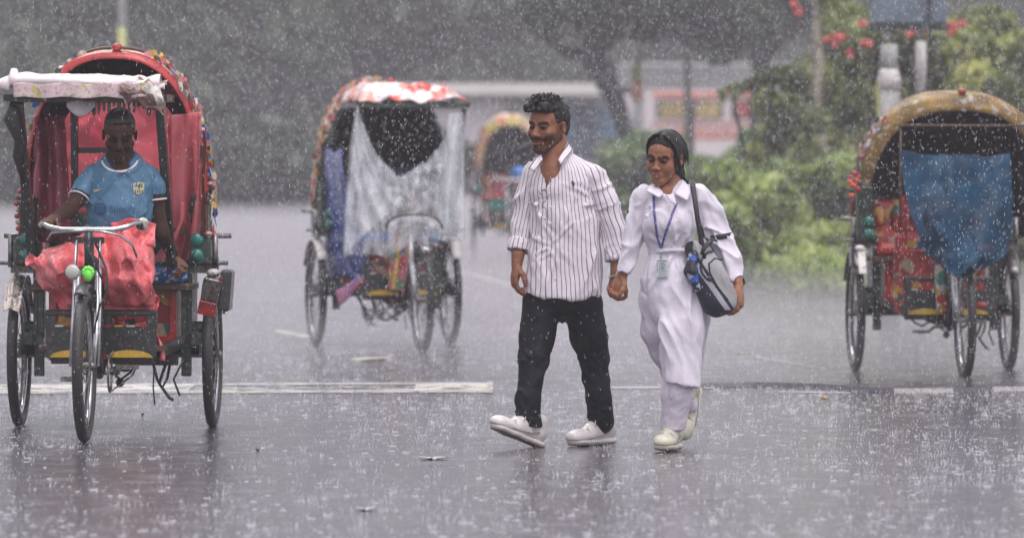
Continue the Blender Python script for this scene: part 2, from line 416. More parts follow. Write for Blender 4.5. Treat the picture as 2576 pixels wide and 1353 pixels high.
addline(mk, (-300,974), (560,970), .26); addline(mk, (560,970), (1238,967), .26)
addline(mk, (-300,988), (470,985), .9, .0055, 1); addline(mk, (470,985), (1040,984), .6, .0055, 2); addline(mk, (1040,984), (1225,983), .85, .0055, 1)
a = gx(1222,990); b_ = gx(1240,990); c = gx(1240,962); d = gx(1226,962)
mk.add([(*a,.007),(*b_,.007),(*c,.007),(*d,.007)], [(0,1,2,3)], 0, False)
addline(mk, (1540,978), (1800,978), .22); addline(mk, (1960,988), (2140,990), .12, .004, 1)
mk.build('road_marking', [M['paint'], M['paint_worn'], paint_material('rubbed_road_paint', (.5,.48,.5), .54, 5)], kind='structure')
m2 = MB()
addline(m2, (690,836), (780,852), .5); addline(m2, (1150,682), (1290,722), .9); addline(m2, (1900,900), (2080,930), .12)
m2.build('faded_lane_marks', [M['paint_worn']], kind='structure')
# lip where the old asphalt layer ends (right of the walkers)
lp = MB(); pts = [gx(x, y) for x, y in ((1760,976),(1900,973),(2060,977),(2250,990),(2400,989),(2500,985),(2760,984))]
vs = [(x, y, .001) for x, y in pts]+[(x, y+.02, .028) for x, y in pts]+[(x, y+.5, .03) for x, y in pts]+[(x, y+3.2, .002) for x, y in pts]; k = len(pts)
lp.add(vs, [(r*k+i, r*k+i+1, (r+1)*k+i+1, (r+1)*k+i) for r in range(3) for i in range(k-1)], 0, False)
lp.build('asphalt_lip', M['road'], kind='structure')
# ---------------------------------------------------------------- foliage
def leaf_cloud(lobes, n, size, seed, up=.3, elong=1.7, surf=.35, fold=True):
    "n leaf faces spread through ellipsoid lobes [(c, r)]; returns verts (4n,3)"
    rg = np.random.default_rng(seed); L = np.array([(*c, *r) for c, r in lobes]); vol = (L[:,3]*L[:,4]*L[:,5])**.75; pick = rg.choice(len(L), n, p=vol/vol.sum())
    d = rg.normal(size=(n,3)); d /= np.linalg.norm(d, axis=1, keepdims=True); rad = rg.uniform(0,1,n)**surf
    C = L[pick,:3]+d*rad[:,None]*L[pick,3:]
    cl = vnoise(C/(size*6), seed+1); keep = cl+rg.uniform(-.4,.4,n) > -.35; C = C[keep]; d = d[keep]; n = len(C)
    N = rg.normal(size=(n,3))*.8+d*.5+np.array([0,-.25,up]); N /= np.linalg.norm(N, axis=1, keepdims=True)
    T = rg.normal(size=(n,3)); T -= (T*N).sum(1)[:,None]*N; T /= np.linalg.norm(T, axis=1, keepdims=True); B = np.cross(N, T)
    s = size*rg.uniform(.6,1.4,n)[:,None]
    return np.stack([C-T*s*elong*.5, C+B*s*.45+N*s*.08, C+T*s*elong*.5-N*s*.15, C-B*s*.45+N*s*.08], 1), C, rg
def leaf_mesh(name, *a, **k):
    V, C, rg = leaf_cloud(*a, **k); n = len(V); me = bpy.data.meshes.new(name)
    me.vertices.add(4*n); me.vertices.foreach_set('co', V.ravel()); me.loops.add(4*n); me.polygons.add(n)
    me.loops.foreach_set('vertex_index', np.arange(4*n, dtype=np.int32)); me.polygons.foreach_set('loop_start', np.arange(n, dtype=np.int32)*4)
    me.polygons.foreach_set('loop_total', np.full(n, 4, np.int32)); me.update(calc_edges=True)
    tone = np.clip(.5+.5*vnoise(C/(k.get('size', a[2])*7), 5)+rg.normal(size=n)*.18, 0, 1)
    at = me.attributes.new('tone', 'FLOAT', 'FACE'); at.data.foreach_set('value', tone); return me
def leaf_mat(name, dark, mid, light, rough=.4, trans=.42):
    t = NT(name); at = t.n('Attribute'); at.attribute_name = 'tone'
    c = t.ramp(at.outputs['Fac'], [(.1, dark), (.5, mid), (.95, light)]); t.l(c, t.p.inputs['Base Color']); t.set(Roughness=rough)
    tr = t.n('BsdfTranslucent'); t.l(c, tr.inputs[0]); mx = t.n('MixShader', Fac=trans); t.l(t.p.outputs[0], mx.inputs[1]); t.l(tr.outputs[0], mx.inputs[2]); t.l(mx.outputs[0], t.o.inputs[0]); return t.m
M['leaf_far'] = leaf_mat('dark_wet_foliage', (.012,.02,.011), (.028,.045,.024), (.06,.085,.045))
M['leaf_far_light'] = leaf_mat('grey_green_wet_foliage', (.02,.035,.02), (.06,.085,.05), (.12,.15,.09))
M['leaf_shrub'] = leaf_mat('shrub_foliage', (.07,.1,.025), (.26,.31,.085), (.64,.64,.21))
M['leaf_low'] = leaf_mat('creeper_foliage', (.06,.11,.03), (.25,.35,.09), (.6,.68,.23))
M['leaf_back'] = leaf_mat('bush_foliage', (.045,.09,.04), (.14,.23,.09), (.33,.44,.17))
M['bark'] = mat('wet_dark_bark', (.009,.008,.007), .7, 0, .5, 3, .6, .03, stretch=(2,2,.4))
M['palebark'] = mat('pale_bark', (.4,.36,.27), .55, 0, .4, 5, .4, .01, c3=(.15,.12,.09))
rnd = random.Random(7)
# far line of dark trees
def tree_protos():
    out = []
    for k in range(3):
        r = random.Random(k+3); lobes = []
        for i in range(26):
            z = r.uniform(1.2, 12.5); w_ = 3.4 if z < 9 else 3.4*(13.5-z)/4.5
            lobes.append(((r.uniform(-w_, w_), r.uniform(-2.2,2.2), z), (r.uniform(1.2,2.1), r.uniform(1,1.8), r.uniform(.9,1.6))))
        cm = leaf_mesh('crown', lobes, 9000, .34, k+11)
        b = MB(); b.tube([(0,0,-.05),(.1,0,1.5),(-.1,.1,4),(.1,0,8)], [.3,.24,.2,.08], 8)
        for i in range(5):
            a = r.uniform(0,6.28); z = r.uniform(2.5,6); b.tube([(0,0,z),(math.cos(a)*1.2, math.sin(a)*1, z+1),(math.cos(a)*2.4, math.sin(a)*2, z+2.6)], [.12,.08,.03], 6)
        out.append((cm, b.mesh('trunk')))
    return out
protos = tree_protos()
spots = [(-16.5,150),(-13.5,168),(-12.2,140),(-9.2,156),(-8.0,132),(-5.2,162),(-3.2,142),(-.8,170),(1.5,196),(4.2,203),(7.2,198),(10.2,204),(13.6,196),(17,190),(-19.5,160),(20.5,200),(-6.9,190),(3,222),(9,226),(-12,200),(-18,185),(15,222)]
ORD = ['first','second','third','fourth','fifth','sixth','seventh','eighth','ninth','tenth','eleventh','twelfth','thirteenth','fourteenth','fifteenth','sixteenth','seventeenth','eighteenth','nineteenth','twentieth','twenty-first','twenty-second','twenty-third','twenty-fourth','twenty-fifth']
lbl_t = ['dark leafy tree in the rain behind the left rickshaw', 'dark rain blurred tree among the trees behind the rickshaws']
for i, (x, y) in enumerate(spots):
    cm, tm = protos[i%3]; nm = 'background_tree'
    o = empty(nm, (x, y, 0), rnd.uniform(0, 6.28), label='dark rain-blurred tree, %s from the left in the row closing the background' % ORD[sorted(spots, key=lambda s_: s_[0]/s_[1]).index((x, y))], cat='tree', group='dark trees closing the background')
    s = rnd.uniform(.9, 1.15); o.scale = (s, s, s)
    for me, m, q in ((tm, M['bark'], 'trunk'), (cm, M['leaf_far'], 'crown')):
        ob = bpy.data.objects.new(q, me); COL.objects.link(ob); ob.parent = o
        if not me.materials: me.materials.append(m)
        if q == 'crown': ob.material_slots[0].link = 'OBJECT'; ob.material_slots[0].material = M['leaf_far'] if (i*7) % 5 < 3 else M['leaf_far_light']
# undergrowth closing the feet of the far trees
hedge = leaf_mesh('hedge', [((x, rnd.uniform(122,126)+(abs(x)>30)*4, rnd.uniform(.5,1.4)), (2.2,1.2,rnd.uniform(.9,1.5))) for x in np.linspace(-34, -2.6, 24)], 14000, .3, 77)
ho = link('hedge', hedge, M['leaf_far'], label='low dark hedge in the mist behind the left and middle rickshaws', cat='hedge')
# bent dark trunk at the right of the pale wall, its crown merging into the trees
bt = empty('bent_tree', W(1590, 420, 98)*1, label='dark tree with a bent leaning trunk behind the walking couple', cat='tree')
bt.location = (W(1600,420,98).x, 98, 0)
def local(o, p): return Vector(p)-Vector(o.location)
b = MB(); tp = [(1580,545),(1578,430),(1572,340),(1556,270),(1530,215),(1502,165),(1490,110),(1503,60),(1512,-30)]
b.tube([local(bt, W(x, y, 98)) for x, y in tp], [.17,.155,.14,.155,.19,.22,.19,.16,.13], 12)
b.tube([local(bt, W(x, y, 98)) for x, y in ((1500,170),(1470,140),(1420,130),(1360,90))], [.16,.13,.1,.06], 8)
b.tube([local(bt, W(x, y, 98)) for x, y in ((1505,120),(1550,70),(1620,10))], [.18,.13,.08], 8)
b.build('trunk', M['bark'], bt)
cl = [(local(bt, W(x, y, 98+dy)), (rx, 1.4, rz)) for x, y, dy, rx, rz in ((1420,10,0,.9,.6),(1540,-20,1,1.2,.7),(1650,-10,0,1.3,.6),(1760,30,2,1.1,.55),(1500,-120,0,1.8,1),(1700,-110,0,1.8,.9),(1840,60,1,.9,.45),(1600,60,2,.7,.3))]
cm = leaf_mesh('crown', [(tuple(c), r) for c, r in cl], 7000, .17, 5); link('crown', cm, M['leaf_far'], bt)
bt2 = empty('forked_tree', (W(1925,300,115).x, 115, 0), label='dark tree trunk rising behind the yellow-green arching shrub branch', cat='tree')
b = MB(); b.tube([local(bt2, W(x, y, 115)) for x, y in ((1915,500),(1912,300),(1918,180),(1905,120),(1925,60),(1915,-40))], [.2,.19,.2,.24,.2,.15], 10)
b.tube([local(bt2, W(x, y, 115)) for x, y in ((1915,170),(1960,110),(2010,40))], [.12,.1,.06], 8); b.build('trunk', M['bark'], bt2)
cm = leaf_mesh('crown', [(tuple(local(bt2, W(x, y, 115+dy))), (rx, 1.2, rz)) for x, y, dy, rx, rz in ((1880,60,0,.8,.5),(1990,20,1,1.,.6),(1900,-60,0,1.5,.8),(1800,130,1,.5,.25))], 4000, .16, 6); link('crown', cm, M['leaf_far'], bt2)
# ---------------------------------------------------------------- pale roadside building, flyover band, bus
M['plaster'] = mat('pale_plaster', (.78,.72,.74), .6, 0, .15, 1.2, .2, .01, c3=(.62,.57,.58))
M['concrete'] = mat('grey_concrete', (.27,.27,.27), .6, 0, .3, 1.5, .3, .01)
M['mural1'] = mat('faded_blue_panel', (.1,.2,.3), .5, 0, .5, 1.6, .1, c3=(.06,.09,.13))
M['mural2'] = mat('dark_blue_cloth', (.03,.055,.1), .5, 0, .4, 3, .1)
D = 128; bl = empty('roadside_building', (W(1180,500,D).x, D, 0), label='low pale plaster building with a flat cream roof band behind the far rickshaw', cat='building')
def B(x0, y0, x1, y1, d, dep, m, name, par, off=0):
    a = W(x0, y0, d); c = W(x1, y1, d); b = MB(); b.box(local(par, ((a.x+c.x)/2, d+dep/2+off, (a.z+c.z)/2)), (abs(c.x-a.x), dep, abs(a.z-c.z)), bev=.01); return b.build(name, m, par)
B(1030, 240, 1592, 531, D, 3, M['plaster'], 'wall', bl)
B(1010, 212, 1560, 240, D, 4, mat('cream_roof_band', (.8,.77,.7), .5, 0, .15, 1, .2), 'roof_band', bl, -.6)
B(1020, 246, 1160, 262, D, .3, M['concrete'], 'lintel', bl, -.32)
B(1395, 250, 1440, 360, D, .12, M['mural1'], 'blue_panel', bl, -.13); B(1505, 262, 1552, 350, D, .12, M['mural1'], 'blue_panel', bl, -.13)
B(1275, 246, 1345, 330, D, .12, M['concrete'], 'doorway', bl, -.13)
B(1440, 256, 1505, 400, D, .1, M['mural2'], 'dark_hanging', bl, -.125)
fb = empty('flyover', (W(1700,190,160).x, 160, 0), label='grey concrete elevated road crossing above the bus in the background', cat='bridge')
for (x0,y0,x1,y1,dd) in ((1555,168,2200,222,5),):
    B(x0, y0, x1, y1, 160, dd, M['concrete'], 'deck', fb)
B(1555, 160, 2200, 167, 160, .3, M['plaster'], 'parapet', fb, -.05)
for x in (1560, 1700, 1900, 2110): B(x, 222, x+30, 520, 160, 1.2, M['concrete'], 'pier', fb, 1)
# bus
D = 140; bus = empty('bus', (W(1780,400,D).x, D, 0), label='white and red striped bus parked beyond the hedge behind the woman', cat='bus')
M['buswhite'] = mat('off_white_bus_paint', (.8,.74,.72), .3, 0, .12, 1, .05, coat=.3); M['busred'] = mat('orange_red_bus_paint', (.85,.17,.1), .3, 0, .2, 1.5, .05, coat=.3)
M['busglass'] = mat('dark_bus_glass', (.03,.035,.035), .1, 0, .4, 1, .0, coat=.5); M['busyellow'] = mat('yellow_curtain', (.5,.36,.1), .6, 0, .4, 3, .2)
def BB(x0,y0,x1,y1,m,name,off,dep): return B(x0,y0,x1,y1,D,dep,m,name,bus,off)
BB(1618,226,2250,480,M['buswhite'],'body',0,2.5)
BB(1640,233,2240,246,M['busred'],'roof_stripe',-.03,.03)
for i, (a, c_, m) in enumerate(((1655,1735,'busyellow'),(1745,1815,'busyellow'),(1845,1888,'red'),(1895,2010,'busglass'),(2020,2110,'busglass'),(2120,2220,'busglass'))):
    g = BB(a-5, 252, c_+5, 300, M['busglass'], 'window', -.04, .04)
    if m != 'busglass':
        q = BB(a+4, 258, c_-4, 296, M[m], 'curtain', -.06, .02); mw = q.matrix_basis.copy(); q.parent = g
BB(1640,306,2240,318,mat('pink_bus_stripe',(.62,.32,.28),.3,0,.2,1,.05),'side_stripe',-.03,.03)
b = MB()
x = 1700; k = 0
while x < 2010:
    w_ = [9,5,12,7,10,4][k%6]; h_ = [8,12,7,10,12,6][k%6]; a = W(x, 332, D); s_ = D/F
    b.box(local(bus, (a.x+w_*s_/2, D-.035, a.z)), (w_*s_, .03, h_*s_*.8)); b.box(local(bus, (a.x+w_*s_/2, D-.036, a.z+h_*s_*.45)), ((w_+4)*s_, .03, 2.5*s_)); x += w_+5; k += 1
b.build('lettering', M['busred'], bus)
BB(1640,342,2240,350,M['busred'],'skirt_stripe',-.03,.03)
for x in (1700, 2100):
    b = MB(); c_ = local(bus, W(x, 488, D)); b.tube([c_+Vector((0,-.06,0)), c_+Vector((0,.3,0))], .5, 20); b.build('wheel', M['rubber'], bus)
rw = empty('roadside_wall', (W(1800,420,112).x, 112, 0), label='low brownish-pink brick wall in front of the parked bus', cat='wall')
B(1560, 400, 2250, 412, 112, .5, M['plaster'], 'coping', rw, -.05); B(1560, 412, 2250, 551, 112, .4, mat('damp_pink_brick', (.3,.22,.2), .6, 0, .35, 2, .3, .02), 'brickwork', rw)
# ---------------------------------------------------------------- poles
M['polewhite'] = mat('pale_pole_paint', (.82,.82,.8), .4, 0, .2, 4, .1); M['poleorange'] = mat('orange_red_poster_scraps', (.75,.27,.13), .6, 0, .4, 3, .2, c3=(.8,.72,.6)); M['poleyellow'] = mat('yellow_green_pole_paint', (.5,.52,.2), .5, 0, .3, 3, .1)
M['greypole'] = mat('grey_cement_pole', (.36,.36,.34), .6, 0, .25, 5, .4, .01, c3=(.2,.2,.19))
def pole(name, px, d, segs, r, **k):
    x = W(px, 0, d).x; o = empty(name, (x, d, 0), **k)
    for j, (y0, y1, m, rr, nm) in enumerate(segs):
        z0 = 0 if y1 is None else W(0, y1, d).z; z1 = 9 if y0 is None else W(0, y0, d).z
        b = MB(); b.tube([(0,0,z0),(0,0,z1)], [rr*r*1.02, rr*r], 16); b.build(nm, M[m], o)
    return o
pole('street_lamp_pole', 308, 95, [(70, None, 'poleyellow', 1, 'painted_base'), (None, 70, 'polewhite', .9, 'shaft')], .075, label='slim pale pole with a yellow-green base rising behind the left rickshaw hood', cat='pole')
pole('street_lamp_pole', 1602, 100, [(330, None, 'greypole', 1.25, 'base'), (255, 330, 'polewhite', 1.1, 'band'), (205, 255, 'poleorange', 1.15, 'poster_scraps'), (160, 205, 'poleyellow', 1.05, 'painted_band'), (None, 160, 'polewhite', .85, 'shaft')], .085, label='white pole with red and yellow bands between the bent trunk and the bus', cat='pole')
pole('street_lamp_pole', 1730, 100, [(None, None, 'greypole', 1, 'shaft')], .07, label='thin grey pole standing in front of the yellow bus windows', cat='pole')
pole('street_lamp_pole', 1738, 92, [(250, None, 'bark', 1, 'shaft')], .055, label='short dark post directly in front of the thin grey pole by the bus', cat='post')
cp = pole('cement_pole', 2236, 46, [(200, None, 'greypole', 1, 'shaft'), (112, 190, 'greypole', .78, 'upper_shaft')], .087, label='grey cement pole with a white collar behind the right rickshaw', cat='pole')
zc = W(0,190,46).z; b = MB(); b.tube([(0,0,zc-.12),(0,0,zc-.03),(0,0,zc+.03),(0,0,zc+.05)], [.093,.096,.08,.072], 18); b.build('collar', M['white'], cp)
b = MB(); b.bar((-.088,-.03,0), (-.088,-.03,zc-.05), .028, .03); b.build('yellow_strip', M['poleyellow'], cp)
bp = pole('striped_post', 2316, 47, [(233, None, 'black', 1, 'black_shaft'), (105, 233, 'white', 1.06, 'white_band')], .042, label='slim post painted black below and white above, under the blue sign', cat='post')
sg = empty('hanging_sign', W(2300, 20, 46.6), label='faded blue sign board hung high above the cement pole and striped post', cat='sign')
b = MB(); c_ = Vector((0,0,0)); b.box((-.05,0,.12), (.62,.05,.5), bev=.01); b.build('board', mat('faded_blue_sign', (.17,.22,.27), .4, 0, .3, 4, .1), sg)
b = MB(); b.box((-.05,0,-.16), (.66,.08,.06)); b.bar((.13,-.06,-.3),(.1,-.06,.5), .03,.03); b.build('bracket', M['black'], sg)
b = MB(); b.bar((-.22,.05,-.27),(-.22,.05,.3),.06,.06); b.bar((.05,.05,-.25),(.05,.05,.3),.04,.04); b.build('support', M['greypole'], sg)
# ---------------------------------------------------------------- shrubs on the right
def bush(name, pts, n, size, m, seed, dep, label, cat='bush', d=58, stems=None, **kw):
    cx = sum(p[0] for p in pts)/len(pts); o = empty(name, (W(cx,0,d).x, d, .05), label=label, cat=cat)
    lobes = [(tuple(local(o, W(x, y, d+random.Random(seed*100+i).uniform(-dep,dep)))), (r/F*d, r/F*d*1.1, r*.8/F*d)) for i, (x, y, r) in enumerate(pts)]
    link('crown', leaf_mesh('crown', lobes, n, size, seed, **kw), m, o)
    b = MB(); r_ = random.Random(seed)
    for i, (c, r) in enumerate(lobes[::max(1,len(lobes)//7)]):
        b.tube([(r_.uniform(-.3,.3), r_.uniform(-.2,.2), -.1), (c[0]*.5, c[1]*.5, c[2]*.5+.1), c], [.02,.014,.006], 6)
    b.build('trunk', M[stems or 'bark'], o); return o
r_ = random.Random(3)
pts = [(r_.uniform(1960,2680), r_.uniform(-60,640), r_.uniform(60,105)) for _ in range(46)]
pts = [(x, y, r) for x, y, r in pts if y > 420-(x-1900)*1.5 and y > 60+max(0,x-2480)*.9]
pts += [(2130,110,75),(2200,90,70),(2060,200,75),(1960,330,60),(1990,420,70),(2360,100,60),(2420,110,60),(2290,60,60),(2330,160,80),(2200,230,90),(2090,330,90),(2060,60,60),(2150,20,60),(1940,260,45),(2530,330,80),(2460,220,80),(2600,420,90),(2580,560,90),(2550,260,70),(2640,300,80)]
pts += [(r_.uniform(1980,2640), r_.uniform(430,690), r_.uniform(60,95)) for _ in range(16)]+[(r_.uniform(1975,2640), r_.uniform(40,440), r_.uniform(50,85)) for _ in range(40)]
pts += [(1930,380,50),(1900,430,50),(1960,450,55),(1960,320,38),(1985,260,40),(2010,330,60),(1985,400,60)]
pts = [(x, y, r) for x, y, r in pts if y > 300-(x-1900)*1.4 and y > 40+max(0,x-2480)*.9]
fb_ = bush('flowering_shrub', pts, 80000, .08, M['leaf_shrub'], 4, .9, 'tall green shrub with scattered red flowers behind the right rickshaw', d=60)
b_f = []
for i, (x, y) in enumerate(((1998,14),(2008,34),(2105,4),(2062,105),(2080,100),(2108,95),(2118,98),(2103,110),(2172,107),(2185,112),(2300,72),(2320,76),(2290,88),(2381,70),(2395,68),(2418,62),(2393,82),(2313,116),(2060,180),(2058,220),(2430,262),(2417,266),(2135,135),(2170,62))):
    b = MB(); p = local(fb_, W(x, y, 58.6)); q = random.Random(i)
    for j in range(6): b.ell(p+Vector((q.uniform(-.03,.03), q.uniform(-.03,.03), q.uniform(-.03,.03))), (.03,.022,.022), 6)
    b_f.append(b.build('flower', mat('red_petals', (.75,.1,.09), .4, 0, .3, 20, 0) if i == 0 else b_f[0].data.materials[0], fb_))
sp = [(1840+14*i+r_.uniform(-6,6), 222-18*math.sin(i/13*2.4)+(8 if i<3 else 0)+r_.uniform(-8,8)+i*-2.2, 10+i*.7) for i in range(14)]+[(1815,236,9),(1845,244,9),(1900,215,16),(1960,190,26),(1940,240,16)]
bush('arching_branch_shrub', sp+[(2000,200,40),(2040,300,45),(2030,400,50)], 3000, .075, leaf_mat('yellow_green_foliage', (.07,.1,.03), (.25,.3,.12), (.5,.52,.25)), 9, .2, 'shrub whose yellow-green branch arches left over the bus', d=57)
lowp = [(1850+r_.uniform(-60,420), r_.uniform(430,690), r_.uniform(45,75)) for _ in range(60)]
lowp += [(1850+r_.uniform(-30,330), r_.uniform(600,725), r_.uniform(28,48)) for _ in range(34)]
lowp = [(x, y, r) for x, y, r in lowp if y < 628+(x-1800)*.3]+[(1830,520,50),(1850,590,55),(1900,640,50),(1990,660,50),(2080,670,50),(2150,680,40),(1880,470,50),(1960,450,60),(2060,460,60),(2120,520,60),(2120,600,60)]
bush('creeper_mound', lowp, 48000, .075, M['leaf_low'], 12, .7, 'low bright green creeper mound at the road edge right of the woman', 'bush', d=56, up=.7)
bush('round_bush', [(1560,400,55),(1620,380,60),(1680,370,45),(1530,450,50),(1600,460,70),(1700,440,60),(1750,480,55),(1760,420,35),(1540,520,60),(1640,530,60),(1740,540,55),(1800,470,50),(1500,480,30),(1830,430,40),(1860,400,35)], 11000, .13, M['leaf_back'], 15, .8, 'round green bush seen between the man and the woman', d=88)
bush('dark_shrub', [(1900,380,45),(1960,350,50),(1880,440,50),(1950,430,60),(1830,450,40),(2010,380,50),(1880,345,20)], 5500, .1, M['leaf_back'], 16, .7, 'darker shrub in front of the brick wall, left of the flowering shrub', d=72)
bush('verge_shrub', [(2560,470,60),(2620,560,80),(2560,610,60),(2600,400,70),(2680,480,80)], 6000, .08, M['leaf_low'], 18, .5, 'leafy shrub at the right edge beyond the right rickshaw', d=55)
gl_ = [((x, y, .12+.1*r_.random()), (.45,.5,.16+.12*r_.random())) for x, y in [(lambda p, q, t: (p[0]*(1-t)+q[0]*t+r_.uniform(-.2,.5), p[1]*(1-t)+q[1]*t+r_.uniform(-.2,.9)))(vb[k], vb[k+1], i/26) for k in range(3) for i in range(27)]]
gm = leaf_mesh('grass', gl_, 15000, .05, 91, up=.1, elong=3.2); link('verge_grass', gm, M['leaf_low'], kind='stuff', label='unkempt grass and creepers spilling over the road edge at the right', cat='grass')
wt = empty('slender_tree', (W(2052,300,57.5).x, 57.5, .05), label='slender pale trunked tree rising through the flowering shrub', cat='tree')
b = MB(); b.tube([local(wt, W(x, y, 57.5)) for x, y in ((2075,640),(2066,480),(2075,380),(2060,300),(2052,220),(2060,150),(2050,60),(2058,-40))], [.05,.045,.035,.04,.05,.05,.045,.035], 10)
b.tube([local(wt, W(x, y, 57.2)) for x, y in ((2075,420),(2030,440),(1990,470))], [.025,.02,.012], 6); b.build('trunk', M['palebark'], wt)
link('crown', leaf_mesh('crown', [(tuple(local(wt, W(x, y, 57.5))), (.3,.3,.22)) for x, y in ((2090,-40),(2030,-60),(2060,-110),(2130,-70))], 900, .08, 3), M['leaf_shrub'], wt)
# fallen leaves and scraps on the wet road
for i, (x, y, w_, h_, c, lb) in enumerate(((935,905,.2,.5,(.55,.55,.4),'pale yellow-green long leaf strip flat on the road below the middle rickshaw'),(1090,1156,.13,.1,(.45,.43,.44),'white scrap lying on the wet road in front of the man'),(2075,1003,.05,.1,(.6,.32,.08),'small orange leaf on the road left of the right rickshaw'),(358,1045,.02,.02,(.04,.04,.04),'tiny dark pebble on the road under the left rickshaw'),(1862,890,.05,.08,(.5,.5,.15),'yellow leaf on the road right of the woman'),(1765,838,.06,.08,(.3,.36,.14),'green leaf on the road beside the black bag'),(648,1135,.02,.02,(.04,.04,.04),'tiny dark pebble right of the left rickshaw'),(920,1285,.08,.06,(.5,.48,.5),'white foam patch near the bottom of the road'),(1948,834,.04,.05,(.2,.45,.4),'small teal scrap on the road far right of the woman'),(2380,1075,.03,.04,(.4,.4,.4),'pale grit bit on the road under the right rickshaw'))):
    gx_, gd = gx(x, y); b = MB()
    b.grid(lambda u, v: Vector(((u-.5)*w_*math.sin(math.pi*max(.03,min(.97,v)))**.6+(v-.5)*w_*.9*(i==0), (v-.5)*h_, .007+.005*math.sin(7*u+3*v))), 6, 8)
    o = b.build('fallen_leaf' if 'leaf' in lb else ('pebble' if 'pebble' in lb else 'scrap'), mat('scrap_%d' % i, c, .35, 0, .2, 20, 0), thick=.004, label=lb, cat='leaf' if 'leaf' in lb else ('pebble' if ('pebble' in lb or 'grit' in lb) else 'scrap')); o.location = (gx_, gd, 0)
# ---------------------------------------------------------------- cycle rickshaws (local frame: rear axle at y=0, front towards -y, x to the photo's right)
WB = 1.5; WR = .35
ART = [(.45,.04,.03),(.55,.36,.06),(.03,.2,.13),(.5,.15,.18),(.05,.12,.3),(.5,.46,.42),(.4,.05,.05),(.1,.24,.1)]
M['art'] = patch_mat('painted_rickshaw_art', ART, 16, .3)
M['artred'] = patch_mat('red_painted_panel', [(.3,.02,.02),(.42,.035,.03),(.5,.26,.05),(.3,.03,.025),(.38,.3,.2),(.34,.06,.035),(.05,.12,.12)], 15, .35)
M['patchcloth'] = patch_mat('faded_patchwork_cover', [(.55,.4,.28),(.6,.3,.2),(.65,.55,.42),(.5,.16,.12),(.6,.58,.52),(.3,.3,.2),(.62,.42,.3)], 26, .5)
M['goldcloth'] = mat('golden_yellow_hood_cover', (.36,.22,.055), .45, 0, .6, 7, .6, .01, c3=(.42,.4,.34), coat=.1)
M['hoodpatch'] = patch_mat('yellow_and_cream_painted_hood', [(.75,.5,.12),(.8,.68,.4),(.7,.25,.15),(.75,.55,.15),(.2,.35,.2),(.7,.45,.35)], 7, .4)
M['darkcloth'] = mat('dark_hood_lining', (.03,.026,.035), .7, 0, .5, 5, .4, .01, c3=(.07,.05,.06))
def cloth_red():
    t = NT('translucent_red_plastic_cloth'); c = t.mix(t.ramp(t.noise(4,5,stretch=(1,1,.6)), [(.35,0.0),(.65,1.0)]), (.95,.5,.52), (.93,.36,.42)); t.l(c, t.p.inputs['Base Color']); t.set(Roughness=.3)
    t.bump(t.noise(9,5,stretch=(1.5,1,.8)), .8, .02); tr = t.n('BsdfTranslucent'); t.l(c, tr.inputs[0]); mx = t.n('MixShader', Fac=.75); t.l(t.p.outputs[0], mx.inputs[1]); t.l(tr.outputs[0], mx.inputs[2]); t.l(mx.outputs[0], t.o.inputs[0]); return t.m
M['redcloth'] = cloth_red()
M['clear'] = sheet_mat('clear_plastic_film', (.84,.86,.88), .36, .22, (.66,.68,.72), 9, .35, .06)
M['bluefilm'] = sheet_mat('blue_plastic_film', (.002,.05,.105), .88, .55, (.001,.018,.045), 5, .25, .64, .12)
M['whitefilm'] = sheet_mat('milky_white_plastic_film', (.85,.8,.8), 1.0, .22, (.8,.66,.68), 6, .6, .95)
M['scrap'] = patch_mat('brown_and_white_scrap_plastic', [(.3,.18,.14),(.7,.65,.6),(.2,.12,.1),(.5,.4,.35)], 18, .35)
M['floral'] = patch_mat('faded_floral_valance', [(.7,.55,.55),(.72,.58,.56),(.55,.5,.2),(.68,.52,.52),(.74,.6,.58),(.7,.55,.55)], 22, .4)
M['redwhite'] = patch_mat('red_and_white_printed_plastic', [(.7,.12,.08),(.8,.72,.7),(.78,.35,.28),(.82,.75,.72),(.6,.1,.07)], 9, .25, (1,1,1.8))
M['lime'] = mat('lime_green_plastic_flower', (.22,.85,.1), .4, 0, .1, 5, 0)  # the plastic's own lime green, gives off no light
M['lens'] = mat('headlamp_glass', (.55,.55,.5), .12, 0, .2, 8, 0, coat=1)
M['orange'] = mat('orange_reflector', (.75,.12,.03), .25, 0, .2, 8, 0, coat=.5)
M['magenta'] = mat('pink_plastic_scrap', (.75,.25,.32), .35, 0, .3, 20, .3)
